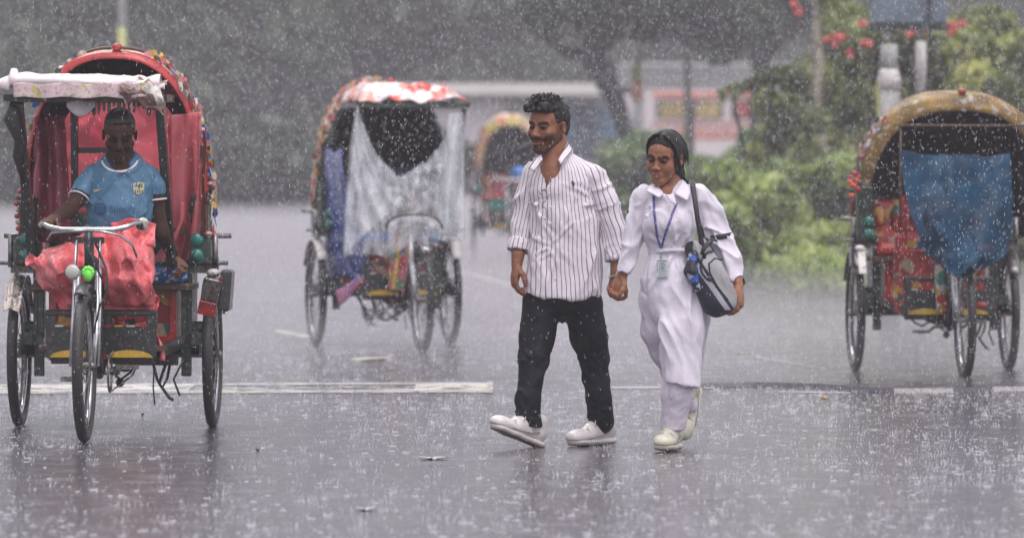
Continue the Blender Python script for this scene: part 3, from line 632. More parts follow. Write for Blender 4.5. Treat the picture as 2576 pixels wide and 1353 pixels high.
def wheel(par, x, y, name='wheel', seed=0):
    ang = seed*.37; b = MB(); C = Vector((x, y, WR)); n = 40
    P = lambda r, a, dx=0: C+Vector((dx, r*math.cos(a), r*math.sin(a)))
    b.tube([P(WR-.055, 2*math.pi*i/n) for i in range(n)], .011, 8, 0, flat=1.5, closed=True)
    for i in range(36):
        a = 2*math.pi*i/36+ang; s = 1 if i % 2 else -1; lean = .5*(1 if (i//2) % 2 else -1)
        b.tube([P(.022, a+lean*2.2, s*.03), P(WR-.06, a+lean*.28, 0)], .0016, 4, 1, cap=False)
    b.tube([C+Vector((-.05,0,0)), C+Vector((-.035,0,0)), C+Vector((-.03,0,0)), C+Vector((.03,0,0)), C+Vector((.035,0,0)), C+Vector((.05,0,0))], [.009,.024,.018,.018,.024,.009], 12, 1)
    w_ = b.build(name, [M['chrome'], M['steel']], par)
    b = MB(); pr = [(-.021,-.05),(-.026,-.03),(-.021,-.008),(-.01,0),(.01,0),(.021,-.008),(.026,-.03),(.021,-.05)]; m = len(pr); n = 96; vs = []
    for i in range(n):
        a = 2*math.pi*i/n
        for k, (dx, dr) in enumerate(pr): vs.append(P(WR+dr+(.0035 if (i % 2 and 1 < k < 6) else 0), a, dx))
    b.add(vs, [(i*m+k, i*m+(k+1)%m, ((i+1)%n)*m+(k+1)%m, ((i+1)%n)*m+k) for i in range(n) for k in range(m)], 0)
    b.build('tyre', M['rubber'], w_); return w_
def mudguard(par, x, y, a0, a1, m, r=.395, wd=.035, mat2=None):
    b = MB(); n = 14; vs = []
    for i in range(n+1):
        a = a0+(a1-a0)*i/n
        for k in range(5): t = (k-2)/2; vs.append((x+t*wd, y-(r-.014*t*t)*math.cos(a), WR+(r-.014*t*t)*math.sin(a)))
    b.add(vs, [(i*5+k, i*5+k+1, (i+1)*5+k+1, (i+1)*5+k) for i in range(n) for k in range(4)]); 
    return b.build('mudguard', m, par, thick=.004)
def arch(t, W_, H, e=.8): 
    c, s_ = math.cos(t), math.sin(t); return (math.copysign(abs(c)**e, c)*W_, abs(s_)**e*H)
HZ, HYY = .93, .1                                            # hood hinge
def hood_pt(t, phi, W_=.45, H=.92, off=0.0):
    x, r = arch(t, W_+off, H+off); return Vector((x, HYY-r*math.sin(phi), HZ+r*math.cos(phi)))
def rickshaw(cfg, rear, front, **tags):
    x0, y0 = gx(*rear); x1, y1 = gx(*front); yaw = math.atan2(x1-x0, y0-y1)
    root = empty('cycle_rickshaw', (x0, y0, 0), yaw, **tags); rd = random.Random(cfg['seed'])
    for i, sx in enumerate((-1, 1)): wheel(root, sx*.475, 0, seed=i+1)
    wheel(root, 0, -WB, seed=3)
    far = cfg.get('far')
    # chassis
    b = MB(); z = WR
    b.tube([(-.47,0,z),(.47,0,z)], .014, 8, 1)
    b.box((0,.04,z+.01), (.84,.05,.05)); b.box((0,-.62,z+.0), (.5,.04,.045))
    for sx in (-1,1):
        b.bar((sx*.4,.3,z+.1), (sx*.4,-.1,z+.1), .03,.05); b.bar((sx*.4,-.1,z+.1), (sx*.24,-.66,z+.02), .03,.05)
        b.tube([(sx*.42,0,z),(sx*.42,.0,z+.1)], .03, 8); b.bar((sx*.44,-.3,z+.03),(sx*.44,.3,z+.03), .012,.05)   # leaf springs
        for k in range(3): b.bar((sx*.45,-.24+.05*k,z+.045+.014*k),(sx*.45,.24-.05*k,z+.045+.014*k), .035,.01, 1)
    b.tube([(0,-.62,z+.02),(0,-.72,.3),(0,-.8,.28)], .02, 8); b.tube([(0,-.8,.3),(0,-.72,.86)], .018, 8, 0)          # seat tube
    b.tube([(0,-.8,.3),(0,-WB+.26,.72)], .02, 8); b.tube([(0,-.74,.8),(0,-WB+.2,.86)], .018, 8)                       # down and top tube
    b.tube([(0,-WB+.28,.66),(0,-WB+.2,.95)], .024, 10)                                                                # head tube
    for sx in (-1,1): b.tube([(sx*.03,-.8,.29),(sx*.1,-.3,.33),(sx*.12,0,.35)], .011, 6, 1)
    b.build('frame', [M['black'], M['steel']], root)
    b = MB()
    b.tube([(.05,-.8+.09*math.cos(a*.3142),.29+.09*math.sin(a*.3142)) for a in range(20)], .006, 5, closed=True); b.tube([(.05,-.8,.38),(.11,-.3,.4),(.11,0,.39)], .006, 4); b.tube([(.05,-.8,.2),(.11,-.3,.26),(.11,0,.31)], .006, 4)
    b.tube([(.05,-.8,.29),(.09,-.8,.29),(.1,-.96,.32)], .01, 6); b.tube([(-.05,-.8,.29),(-.09,-.8,.29),(-.1,-.64,.26)], .01, 6)
    b.box((.15,-.96,.325), (.1,.07,.02)); b.box((-.15,-.64,.255), (.1,.07,.02)); b.build('pedal_crank', M['steel'], root)
    # fork + handlebar
    b = MB()
    for sx in (-1,1):
        b.tube([(sx*.045,-WB,WR),(sx*.05,-WB+.06,.5),(sx*.048,-WB+.17,.76),(sx*.03,-WB+.19,.8)], [.011,.014,.015,.014], 8, 0)
        b.tube([(sx*.065,-WB+.0,WR+.0),(sx*.062,-WB+.1,.6),(sx*.055,-WB+.19,.93)], .008, 6, 0)
    b.tube([(0,-WB+.18,.78),(0,-WB+.2,1.0)], .019, 10, 1); b.box((0,-WB+.19,.79), (.12,.04,.035), mi=1); b.box((0,-WB+.2,.93), (.15,.03,.03), mi=1)
    b.build('fork', [M['chrome'], M['black']], root)
    hz = 1.0; hy = -WB+.17; b = MB()
    if cfg.get('bars', True):
        P = [(-.225,.17,.02),(-.235,.1,.012),(-.215,.03,.03),(-.18,-.005,.012),(-.12,-.02,0),(0,-.03,0),(.12,-.02,0),(.18,-.005,.012),(.215,.03,.03),(.235,.1,.03),(.225,.17,.035)]
        b.tube([(x, hy+y, hz-.02+zz) for x, y, zz in P], .0125, 8); b.tube([(-.2,hy+.08,hz-.07),(-.17,hy-.0,hz-.035),(-.08,hy-.03,hz-.024),(.0,hy-.04,hz-.022)], .006, 6); b.tube([(.22,hy+.1,hz-.15),(.205,hy+.02,hz-.09),(.15,hy-.02,hz-.045),(.07,hy-.03,hz-.028),(0,hy-.04,hz-.022)], .006, 6)
        hb = b.build('handlebar', M['chrome'], root)
        b = MB()
        for sx in (-1,1): b = MB(); b.tube([(sx*.225,hy+.2,hz+.0),(sx*.234,hy+.1,hz-.005)], .018, 8); b.build('grip', M['rubber'], hb)
        b = MB(); b.tube([(-.055,-WB+.16,.8),(-.055,-WB+.02,.785),(-.055,-WB+.0,.785)], [.012,.03,.036], 16); b.build('headlamp_shell', M['chrome'], root)
        b = MB(); b.ell((-.055,-WB-.0,.785), (.034,.012,.034), 16); b.build('headlamp', M['lens'], root)
    b = MB(); b.tube([(.03,-WB+.2,.92),(.09,-WB+.12,.8),(.1,-WB+.1,.7),(.06,-WB+.1,.62),(.04,-WB+.05,.5)], .006, 6); b.tube([(-.03,-WB+.2,.94),(.02,-WB+.12,.86),(.07,-WB+.14,.75)], .004, 6); b.build('brake_cable', M['rubber'], root)
    mudguard(root, 0, -WB, R(62), R(128), M[cfg.get('fg', 'black')], .385, .03)
    b = MB()
    vs = [Vector(p) for p in ((-.07,-.62,.0),(.07,-.62,0),(.1,-.56,0),(.1,-.5,.01),(-.1,-.5,.01),(-.1,-.56,0))]
    if cfg.get('saddle', True):
        b.grid(lambda u, v: Vector(((v-.5)*(.05+.15*u**1.6), -.9+.24*u, .905-.06*(2*v-1)**4+.02*u*u)), 8, 8)
        b.tube([(0,-.74,.86),(0,-.76,.9)], .02, 8); b.build('saddle', M['black'], root, thick=.03)
    # body
    by = cfg.get('boxmat', 'artred')
    b = MB(); b.box((.0,-.12,.575), (.6,.03,.28), bev=.006); 
    for sx in (-1,1): b.box((sx*.3,.09,.575), (.02,.4,.28), bev=.004)
    b.box((0,.3,.6), (.62,.02,.34)); bx = b.build('seat_box', M[by], root)
    b = MB(); 
    for sx in (-1,1): b.box((sx*.295,-.145,.575), (.035,.02,.3)); b.box((sx*.1,-.143,.575), (.02,.016,.27))
    b.box((0,-.146,.43), (.62,.02,.03)); b.build('panel_frame', M['red'], bx)
    b = MB(); b.box((0,-.0,.685), (.78,.46,.035), bev=.006); b.build('seat_base', M['wood'], root)
    b = MB(); b.box((0,-.02,.74), (.74,.44,.085), bev=.03); b.build('seat', M[cfg['seat']], root, sub=0)
    b = MB(); b.box((0,.23,.9), (.74,.05,.3), (R(-12),0,0), bev=.02)
    for k in range(6): b.ell((-.31+.124*k,.195,.93), (.052,.03,.09), 8)
    b.build('backrest', M[cfg['back']], root)
    b = MB(); b.box((0,-.42,.405), (.6,.6,.025)); b.build('footboard', M['wood'], root)
    # front guard panel with window slots
    fz = .0; b = MB(); o = M['black']; y = -.72
    b.box((0,y,.435), (.53,.022,.15), bev=.004); b.box((-.245,y,.54), (.05,.024,.08)); b.box((.245,y,.54), (.05,.024,.08)); b.box((0,y,.54),(.1,.024,.08)); b.box((0,y,.575), (.54,.035,.03), bev=.008)
    gp = b.build('front_guard', o, root)
    b = MB()
    for sx in (-1,1):
        b.prism([(sx*.135+.11*math.cos(math.pi*i/14), .362+.035*math.sin(math.pi*i/14)) for i in range(15)], y-.014, y-.010)
    b.build('painted_arc', M['yellow'], gp)
    b = MB()
    for i in range(8): b.box((-.2+.057*i,y-.0,.512), (.04,.028,.008), mi=i%3)
    b.box((0,y-.013,.366), (.06,.006,.025), mi=1); b.build('painted_edge', [M['white'], M['red'], M['yellow']], gp)
    for sx in (-1,1):
        b = MB(); b.box((sx*.375,.0,.61), (.025,.34,.44), bev=.006); b.box((sx*.36,-.15,.5), (.05,.03,.5), bev=.005); b.box((sx*.41,-.05,.49), (.08,.06,.05), bev=.01); b.box((sx*.4,-.1,.43), (.1,.2,.07), bev=.01)
        sp_ = b.build('side_panel', M['darkgreen'], root)
        b = MB(); b.box((sx*.43,0,.86), (.1,.4,.14), bev=.012); b.box((sx*.42,.02,1.02), (.085,.3,.22), bev=.01); ar = b.build('armrest', M['darkgreen'], root)
        b = MB()
        for k in range(2): b.ell((sx*.415, -.205, .84+.075*k), (.035,.02,.034), 10)
        b.build('padding', M['green'], ar)
        b = MB()
        b.tube([(sx*.5,-.14,.78),(sx*.5,-.14,.94)], .014, 8); b.tube([(sx*.36,-.1,.8),(sx*.56,-.1,.8)], .01, 8); b.tube([(sx*.5,-.1,.8),(sx*.5,-.14,.8)], .01, 8); b.bar((sx*.37,-.05,.79),(sx*.51,-.05,.79),.03,.08); b.tube([(sx*.49,-.14,.93),(sx*.49,HYY,HZ),(sx*.56,HYY,HZ)], .012, 8)
        b.build('hood_bracket', M['steel'], root)
        mudguard(root, sx*.475, 0, R(40), R(150), M[cfg.get('mud', 'steel')], .392, .036)
    # under-body cables
    b = MB(); rr = rd.uniform
    for (xa, xb, dp) in ((-.05,.14,.12),(.2,.3,.16),(-.2,-.02,.08)) if not cfg.get('messy') else ((-.25,-.05,.12),(-.1,.1,.16),(0,.22,.1),(-.22,-.1,.22)):
        b.tube([(xa,-.3,.36),(xa+(xb-xa)*.3,-.3,.36-dp*.75),(xa+(xb-xa)*.55,-.3,.36-dp),(xa+(xb-xa)*.8,-.3,.36-dp*.7),(xb,-.3,.36)], .007, 6)
    b.tube([(.22,-.35,.34),(.215,-.35,.2),(.222,-.35,.12)], .004, 5); b.tube([(.28,-.3,.34),(.24,-.3,.22),(.29,-.3,.15),(.31,-.3,.14)], .008, 6); b.tube([(.36,-.3,.34),(.31,-.3,.24),(.34,-.3,.16)], .006, 6)
    b.ell((.05,-.3,.225), .022, 8); b.box((.2,-.3,.335), (.26,.1,.05)); b.build('dangling_cable', M['rubber'], root)
    b = MB(); b.ell((.05,-.05,.3), (.05,.05,.035), 10); b.box((.05,-.02,.33), (.14,.08,.05)); b.build('axle_housing', M[cfg.get('hub','black')], root)
    # hood
    ph0, ph1 = cfg.get('ph0', R(-70)), cfg.get('phi', R(16)); nT, nP = 40, 18; hw_ = cfg.get('hw', .45); hx_ = cfg.get('hx', 0); ns = cfg['seed']*10
    def hpt(t, phi, off=0): return hood_pt(t, phi, cfg.get('hw',.45), cfg.get('hh',.92), off)+Vector((cfg.get('hx',0),0,0))
    def hp(off, wob):
        def f(u, v):
            t = math.pi*u; p = ph0+(ph1-ph0)*v; q = hpt(t, p, off=off); sag = .012*abs(math.sin(v*math.pi*4))*math.sin(t); return q*1-Vector((0, -sag*math.sin(p), sag*math.cos(p)))
        return f
    b = MB(); b.grid(hp(0, 0), nT, nP); hood = b.build('hood', [M[cfg['hood']]], root, thick=.006)
    b = MB(); b.grid(hp(-.02, 0), nT, nP); b.build('hood_lining', M[cfg.get('lining','darkcloth')], hood, thick=.003)
    b = MB(); 
    for q in (ph1, ph1*.3+ph0*.7, ph1*.65+ph0*.35): b.tube([hpt(math.pi*i/30, q, off=.004) for i in range(31)], .011, 6)
    b.build('hood_hoop', M['wood'], hood)
    rw_ = cfg.get('rim', .055); b = MB()
    def rim(u, v):
        t = math.pi*u; q = hpt(t, ph1, off=.012); dr = (q-Vector((cfg.get('hx',0),q.y,HZ))); dr.y = 0
        if dr.length > 1e-6: dr.normalize()
        return q+Vector((0,-.03*v-.006,0))-dr*rw_*v*(.75+.25*math.sin(t))
    b.grid(rim, 40, 3); b.build('hood_rim', M[cfg['rimmat']], hood, thick=.008)
    b = MB(); t1 = hpt(math.pi/2, ph1, off=.02); b.ell(t1+Vector((cfg.get('knob',.02),0,.01)), (.028,.02,.02), 8); b.build('rim_knob', M['red'], hood)
    # tattered fringe hanging on the hood sides: small overlapping flaps
    fr = cfg.get('fringe')
    if fr:
        cols = [M['patchcloth'], M['white'], M['red'], M['darkgreen'], M['magenta'], M['blue'], M['yellow'], M['scrap']]
        b = MB()
        for i in range(fr):
            side = rd.choice(cfg['fside']); t = rd.uniform(.0, cfg.get('ftop', .42))*math.pi; t = t if side > 0 else math.pi-t; p = rd.uniform(ph1-R(28), ph1+R(2)); q = hpt(t, p, off=.016+rd.uniform(0,.012))
            w_, h_ = rd.uniform(.012,.035), rd.uniform(.02,.06); a = rd.uniform(-.5,.5); out = Vector((side*rd.uniform(.003,.02), rd.uniform(-.02,.01), -h_))
            ux = Vector((side*.25*math.cos(a), -math.cos(a), .2)).normalized()*w_ if rd.random() < .5 else Vector((1,0,.3*a)).normalized()*w_
            b.add([q-ux/2, q+ux/2, q+ux/2+out*.6, q+out, q-ux/2+out*.7], [(0,1,2,3,4)], rd.choice(cfg.get('fcol', range(8))), False)
        tag(b.build('tattered_fringe', cols, hood, thick=.0025), kind='stuff')
    # canopy visor in front of the hood on posts
    vz = cfg.get('visor')
    if vz:
        xl, xr, yb, yf, zt = vz['xl'], vz['xr'], vz.get('yb', -.3), vz.get('yf', -.95), vz['z']
        b = MB(); 
        for y in (yf, yb): b.bar((xl,y,zt),(xr,y,zt), .05,.035)
        for x in (xl, xr): b.bar((x,yf,zt),(x,yb,zt), .035,.035)
        for x in np.linspace(xl, xr, 6)[1:-1]: b.bar((x,yf,zt+.01),(x,yb,zt+.01), .012,.03)
        cf = b.build('canopy_frame', M['darkgreen'], root)
        for (xa, ya, xb, yb2, zb, wd, mm) in vz['posts']:
            b = MB(); b.bar((xa,ya,zt-.02),(xb,yb2,zb), wd,wd*.8); 
            if mm == 'split': b.bar((xb-.002,yb2-.014,.95),(xb-.002,yb2-.014,zb), wd*.5,.006, 1)
            b.build('canopy_post', [M['black'], M['art']], root)
    return root
# ---- left rickshaw
def fold_sheet(name, par, fn, nu, nv, m, thick=.002, sub=1, cr=None):
    b = MB(); k_ = 2 if cr else 1; b.grid(fn, nu*k_, nv*k_); o = b.build(name, m, par, thick=thick, sub=0 if cr else sub)
    return crumple(o, *cr) if cr else o
lbl1 = 'cycle rickshaw at the left with red lined hood, white visor and a puller in blue'
A = rickshaw(dict(seed=1, seat='bluewhite', back='green', hood='patchcloth', rimmat='red', lining='darkcloth', fringe=170, fside=(-1,1,1,1), ftop=.42, rim=.036, phi=R(14), ph0=R(-16), mud='steel', saddle=False, knob=.02,
    visor=dict(xl=-.46, xr=.29, z=1.6, yf=-.62, yb=-.2, posts=[(-.41,-.6,-.37,-.3,.78,.045,'split'),(.27,-.6,.305,-.35,.78,.04,'split'),(-.185,-.22,-.185,-.12,.78,.028,''),])),
    (291,1071), (212,1110), label=lbl1, cat='rickshaw', group='cycle rickshaws in the rain')
nz1 = lambda x, y, z=0, s=0: float(vnoise(np.array([[x, y, z]]), s)[0])
# red plastic cloth closing the back of the hood
def redback(u, v):
    z = .86+v*.84; hw = .435*max(0.0, 1-(max(0,z-HZ)/.9)**2.5)**.4; x = -hw+u*2*hw
    f = .03*math.sin(5*u+6*v+2)+.03*nz1(u*4+v*3, v*5-u*2)+.03*abs(nz1(u*7+v*6, v*4,0,3)); return Vector((x, .26+f-.0*v, z))
fold_sheet('back_curtain', A, redback, 40, 34, M['redcloth'], cr=(.035, 7, [(1,0,.45),(.3,0,1)], 1))
def hback(u, v): q = hood_pt(math.pi*(.12+.76*u), R(-16), off=-.01); c_ = Vector((0, HYY, HZ)); return c_+(q-c_)*(.84+.16*v)+Vector((0,-.05,0))+Vector((0,.012*math.sin(20*u),0))
fold_sheet('hood_dark_fill', A, hback, 30, 6, M['darkcloth'])  # dark sheet added to stand in for the hood's shaded interior
def drape(u, v):
    x = .27+.17*u+.03*v; return Vector((min(x, .43-.25*v*v*(1-u)), -.12-.05*math.sin(9*u)-.03*math.sin(14*u+4*v), 1.52-.72*v+.02*u))
fold_sheet('side_curtain', A, drape, 14, 20, M['redcloth'], cr=(.02, 10, [(.3,.3,1)], 2))
def ldrape(u, v): return Vector((-.4+.15*u+.04*v*u, -.05-.035*math.sin(10*u)-.02*math.sin(6*v+3), 1.52-.62*v))
fold_sheet('side_curtain', A, ldrape, 12, 18, mat('maroon_plastic_cloth', (.42,.09,.13), .35, 0, .4, 5, .6, .02), cr=(.02, 10, [(.2,.2,1)], 3))
b = MB(); b.bar((-.39,-.13,.955),(.36,-.13,.955),.03,.03); b.bar((-.185,-.13,1.35),(-.02,-.13,1.35),.025,.028); b.bar((-.185,-.15,1.6),(-.185,-.15,.95),.034,.03); b.build('back_frame', M['black'], A)
# visor roll
def roll(u, v):
    x = -.52+.8*u; a = -.6+v*3.7; r = .028+.006*nz1(u*9, v*3)+.003*math.sin(u*40)+(.02 if u < .14 else 0); sag = .014*math.sin(u*5+1)+(.03*(1-u*7) if u < .14 else 0); f = 1-.75*max(0, 1-u*9)
    return Vector((x, -.62-.06*math.cos(a)*f-.03, 1.672+sag*.6-(.03 if u < .1 else 0)+r*f*math.sin(a)*1.1+.03*u*(1-u)))
fold_sheet('visor_roll', A, roll, 48, 14, M['whitefilm'], .004, cr=(.007, 14, [(1,0,.1)], 4))
def top_(u, v):
    x = -.45+.72*u; return Vector((x, -.66+.52*v, 1.675+.035*math.sin(math.pi*min(1,u*1.1))**.4+.012*math.sin(26*v+8*u)+.01*nz1(u*12, v*5)-.02*(1-v)))
fold_sheet('visor_cover', A, top_, 30, 12, M['whitefilm'], .003, cr=(.009, 18, [(1,0,.1),(.3,1,0)], 5))
def val(u, v): return Vector((-.42+.68*u, -.715-.01*math.sin(u*30), 1.67-.07*v+.004*math.sin(u*22)))
fold_sheet('valance', A, val, 40, 4, M['floral'], .003)
def scrap_(u, v): return Vector((.1+.2*u+.02*nz1(u*7,v*7), -.69-.04*math.sin(math.pi*v)-.015*nz1(u*9,v*9,0,4), 1.7-.13*v+.02*nz1(u*6,v*4,0,2)-.05*u*u*v))
fold_sheet('torn_plastic', A, scrap_, 14, 12, M['scrap'], .003)
def grey_(u, v): return Vector((-.17+.14*u, -.66-.02*v, 1.585-(.075*v)*math.sin(math.pi*(.1+.8*u))+.004*nz1(u*8,v*8)))
fold_sheet('hanging_scrap', A, grey_, 8, 6, mat('grey_plastic_scrap', (.3,.29,.29), .4, 0, .3, 20, .3), .003)
b = MB(); q = random.Random(5)
for i in range(17):
    x = -.14+.024*i; h = q.uniform(.03,.075)*(1.3 if i in (9,) else 1); wd = q.uniform(.007,.012)
    b.add([(x-wd,-.6,1.59),(x+wd,-.6,1.59),(x+wd*.9,-.602,1.585-h*.8),(x,-.6,1.585-h),(x-wd*.9,-.603,1.585-h*.85)], [(0,1,2,3,4)], 0, False)
b.build('canopy_fringe', M['black'], A, thick=.004)
b = MB(); b.tube([(-.42,-.58,1.6),(-.44,-.6,1.5),(-.405,-.55,1.4),(-.42,-.52,1.32),(-.4,-.48,1.2)], [.02,.045,.03,.028,.01], 8); b.build('bundled_strap', M['rubber'], A)
# right side curled red flap, bottles, hanging things on the hood side
def rflap(u, v): return Vector((.44+.02*u+.004*math.sin(9*v), -.16-.06*u, 1.45-.52*v))
fold_sheet('side_flap', A, rflap, 4, 20, mat('rusty_red_edging', (.32,.05,.03), .35, 0, .4, 18, .3, c3=(.2,.12,.06)), .006)
def torn(u, v): return Vector((.33+.11*u*(1-.4*v)+.03*nz1(v*8,1)*(1-u), -.05, 1.38-.34*v))
fold_sheet('torn_side_cloth', A, torn, 5, 12, M['black'], .003)
b = MB(); q = random.Random(8)
for i in range(16): b.ell((.475+q.uniform(-.012,.02), -.2+q.uniform(-.03,.03), 1.13+q.uniform(-.06,.07)), (q.uniform(.008,.02),.012,q.uniform(.008,.022)), 6, i%2)
b.tube([(.49,-.2,1.08),(.485,-.2,1.0),(.465,-.2,.93)], .003, 5); b.ell((.47,-.2,.945), (.022,.015,.012), 8); b.build('hanging_tassel', [M['scrap'], M['wood']], A)
b = MB(); 
for i in range(7): b.ell((-.45+q.uniform(-.02,.01), -.2, 1.15-.03*i), (.014,.012,.014), 6, i%2)
b.build('hanging_tassel', [M['red'], M['scrap']], A)
# crumpled covers over the rear mudguards
def cover(sx, n_):
    def f(u, v):
        a = R(35+95*v); w_ = (u-.5)*.085; r = .4+.012*nz1(u*5+n_, v*7)+.006*math.sin(20*u); return Vector((sx*.475+w_, -r*math.cos(a), WR+r*math.sin(a)-.02*abs(u-.5)*2))
    return f
fold_sheet('mudguard_wrap', A, cover(-1, 2), 8, 16, mat('shiny_crumpled_plastic_wrap', (.5,.42,.36), .15, .3, .6, 14, .8, .02, c3=(.75,.72,.7), coat=.6), .003)
b = MB(); b.box((.49,-.36,.64), (.085,.012,.19), (R(18),R(14),0), bev=.004); fl_ = b.build('mud_flap', M['steel'], A)
b = MB(); b.box((.478,-.376,.585), (.085,.008,.07), (R(18),R(14),0), bev=.002); b.box((.528,-.366,.65), (.012,.008,.19), (R(18),R(14),0)); b.build('flap_edge', M['red'], fl_)
b = MB(); b.box((.56,-.2,.67), (.055,.22,.2), (0,R(4),0), bev=.01); b.ell((.5,-.25,.755), (.035,.05,.022), 8, 1); b.build('mudguard_cap', [M['black'], M['white']], A)
b = MB(); 
for i in range(9): a = i*.7; b.ell((.02+.018*math.cos(a), -WB-.02, .785+.018*math.sin(a)), (.014,.012,.014), 6)
b.ell((.02,-WB-.02,.77), (.022,.018,.03), 8); b.build('lime_flower_ornament', M['lime'], A)
b = MB(); b.box((.24,-WB+.33,1.005), (.05,.07,.06), (0,.3,.2), bev=.015); b.build('wrapped_brake_lever', mat('plastic_wrap_grey', (.5,.55,.5), .2, 0, .3, 20, .6, c3=(.7,.3,.15)), A)
# ---- middle rickshaw
Bk = rickshaw(dict(seed=2, seat='blue', back='artred', hood='patchcloth', rimmat='darkgreen', fringe=420, fside=(-1,), ftop=.5, fcol=[0,0,0,1,2,4,6,7,3], rim=.04, phi=R(18), ph0=R(-100), mud='white', messy=True, hub='orange', boxmat='artred', bars=False, saddle=True, fg='chrome',
    visor=dict(xl=-.31, xr=.44, z=1.66, yf=-.82, yb=-.2, posts=[(-.3,-.8,-.36,-.1,.8,.035,''),(.42,-.8,.42,-.35,.8,.03,''),])),
    (964,866), (1080,888), label='cycle rickshaw in the middle draped in clear plastic under a red and white visor', cat='rickshaw', group='cycle rickshaws in the rain')
def vis(u, v):
    x = -.33+.78*u; e = math.sin(math.pi*min(1,max(0,v)))**.5; ed = min(1, u*9, (1-u)*6); return Vector((x+.05*(1-v)*(.5-u), -.86+.7*v, 1.665+(.02+.11*min(1, v*4.5)*ed**.6)+.012*nz1(u*9, v*6)+.008*math.sin(30*u+7*v)))
fold_sheet('visor_cover', Bk, vis, 40, 20, M['redwhite'], .004, cr=(.02, 11, [(1,0,0),(.5,1,-.3)], 6))
def curve(pts, u):
    k = u*(len(pts)-1); i = min(int(k), len(pts)-2); f = k-i; p0 = pts[max(i-1,0)]; p1 = pts[i]; p2 = pts[i+1]; p3 = pts[min(i+2,len(pts)-1)]
    return [.5*(2*b_+(c-a_)*f+(2*a_-5*b_+4*c-d)*f*f+(3*b_-a_-3*c+d)*f**3) for a_, b_, c, d in zip(p0, p1, p2, p3)]
BkI = Bk.matrix_basis.inverted()
UP = [(897,266),(924,343),(957,400),(1001,441),(1058,412),(1091,384),(1128,335),(1160,278)]; LO = [(862,649),(893,641),(940,642),(989,640),(1053,606),(1095,600),(1130,610),(1167,600)]
def clear1(u, v):
    a = curve(UP, u); b_ = curve(LO, u); x = a[0]+(b_[0]-a[0])*v; y = a[1]+(b_[1]-a[1])*v
    dd = 38.66-.42*v**.8-.05*math.sin(math.pi*v)-.03*math.sin(44*u+3*v)*(.35+v)-.02*math.sin(19*u)*(.4+v)-.02*nz1(u*14, v*3)
    return BkI@W(x+2*nz1(v*5,u*9,0,3), y+3*nz1(u*11, v*4, 0, 4)*v, dd)
fold_sheet('clear_plastic_sheet', Bk, clear1, 90, 34, M['clear'], .0015, cr=(.022, 12, [(.12,0,1),(-.3,0,1)], 7))
def clear2(u, v):
    a = curve([(897,268),(905,330),(930,400),(965,470),(1000,515)], v); b_ = curve([(893,290),(880,380),(872,470),(866,560),(864,640)], v)
    return BkI@W(a[0]+(b_[0]-a[0])*u, a[1]+(b_[1]-a[1])*u, 38.58-.35*v-.025*math.sin(20*u+2*v)*v)
fold_sheet('clear_plastic_fold', Bk, clear2, 24, 24, M['clear'], .0015)
def clear3(u, v):
    a = math.pi*(1-u); return BkI@W(1042+(70*math.cos(a))*(1-.15*v), 572-34*math.sin(a)**.8+(50+28*math.sin(math.pi*u))*v+4*math.sin(9*u), 38.15-.16*math.sin(math.pi*u)*math.sin(math.pi*min(1,v+.2))-.015*math.sin(24*u+6*v))
fold_sheet('clear_plastic_bulge', Bk, clear3, 30, 14, M['clear'], .0015, cr=(.03, 10, [(1,0,.6)], 8))
def clear4(u, v): return BkI@W(1128+40*u-26*v*(1-u), 284+(300+20*u)*v, 38.5-.2*v-.03*math.sin(9*u+4*v))
fold_sheet('clear_plastic_fold', Bk, clear4, 14, 20, M['clear'], .0015)
b = MB(); b.tube([BkI@W(1042-70*math.cos(math.pi*i/14), 574-36*math.sin(math.pi*i/14)**.8, 38.12-.1*math.sin(math.pi*i/14)) for i in range(15)], .008, 6); b.build('wire_hoop', M['wood'], Bk)
def blue_side(u, v): return Vector((-.43+.02*u+.03*v+.2*u*v*v, -.1-.55*u, 1.35-.9*v+.05*u*v+.015*math.sin(8*u)))
fold_sheet('blue_side_sheet', Bk, blue_side, 14, 22, cr=(.02, 9, [(.1,.2,1)], 9), m=mat('blue_tarpaulin', (.03,.07,.36), .25, 0, .4, 5, .6, .02, c3=(.2,.25,.5), coat=.4), thick=.003)
def trail(u, v): return Vector((-.43+.3*u, -.55-.1*v, .5-.12*v*(1-u)**1.2-.02*math.sin(8*u)-.1*(1-u)**2))
fold_sheet('trailing_cloth', Bk, trail, 12, 6, mat('magenta_blue_cloth', (.25,.04,.12), .35, 0, .5, 8, .5, .01, c3=(.05,.1,.4)), .004)
b = MB(); b.box((-.02,-.8,.6), (.15,.03,.42), (0,R(4),0), bev=.005); b.box((.08,-.78,.66), (.14,.03,.14), bev=.005, mi=1); b.box((-.05,-.82,.6), (.02,.03,.4), (0,R(8),0), mi=2); b.build('painted_mud_flap', [M['art'], M['red'], M['yellow']], Bk)
b = MB(); b.bar((.06,-.9,.4),(.06,-.9,.66),.02,.02); b.bar((.06,-.9,.66),(.13,-.9,.66),.02,.02); b.build('angle_bracket', M['black'], Bk)
b = MB(); q = random.Random(4)
for i in range(14): b.ell((-.1+q.uniform(-.12,.14), -.45, .24+q.uniform(-.06,.05)), (q.uniform(.008,.03),.02,q.uniform(.008,.02)), 6)
b.tube([(-.16,-.45,.33),(-.12,-.45,.2),(-.06,-.45,.18),(.02,-.45,.22),(.12,-.45,.28),(.2,-.45,.33)], .009, 6); b.tube([(-.24,-.45,.33),(-.2,-.45,.2),(-.13,-.45,.14)], .006, 6); b.tube([(.07,-.45,.22),(.08,-.45,.12)], .005, 6); b.build('tangled_chain', M['black'], Bk)
b = MB(); b.ell((-.475,-.05,.77), (.035,.05,.03), 10); b.build('wrapped_mudguard_tip', M['white'], Bk)
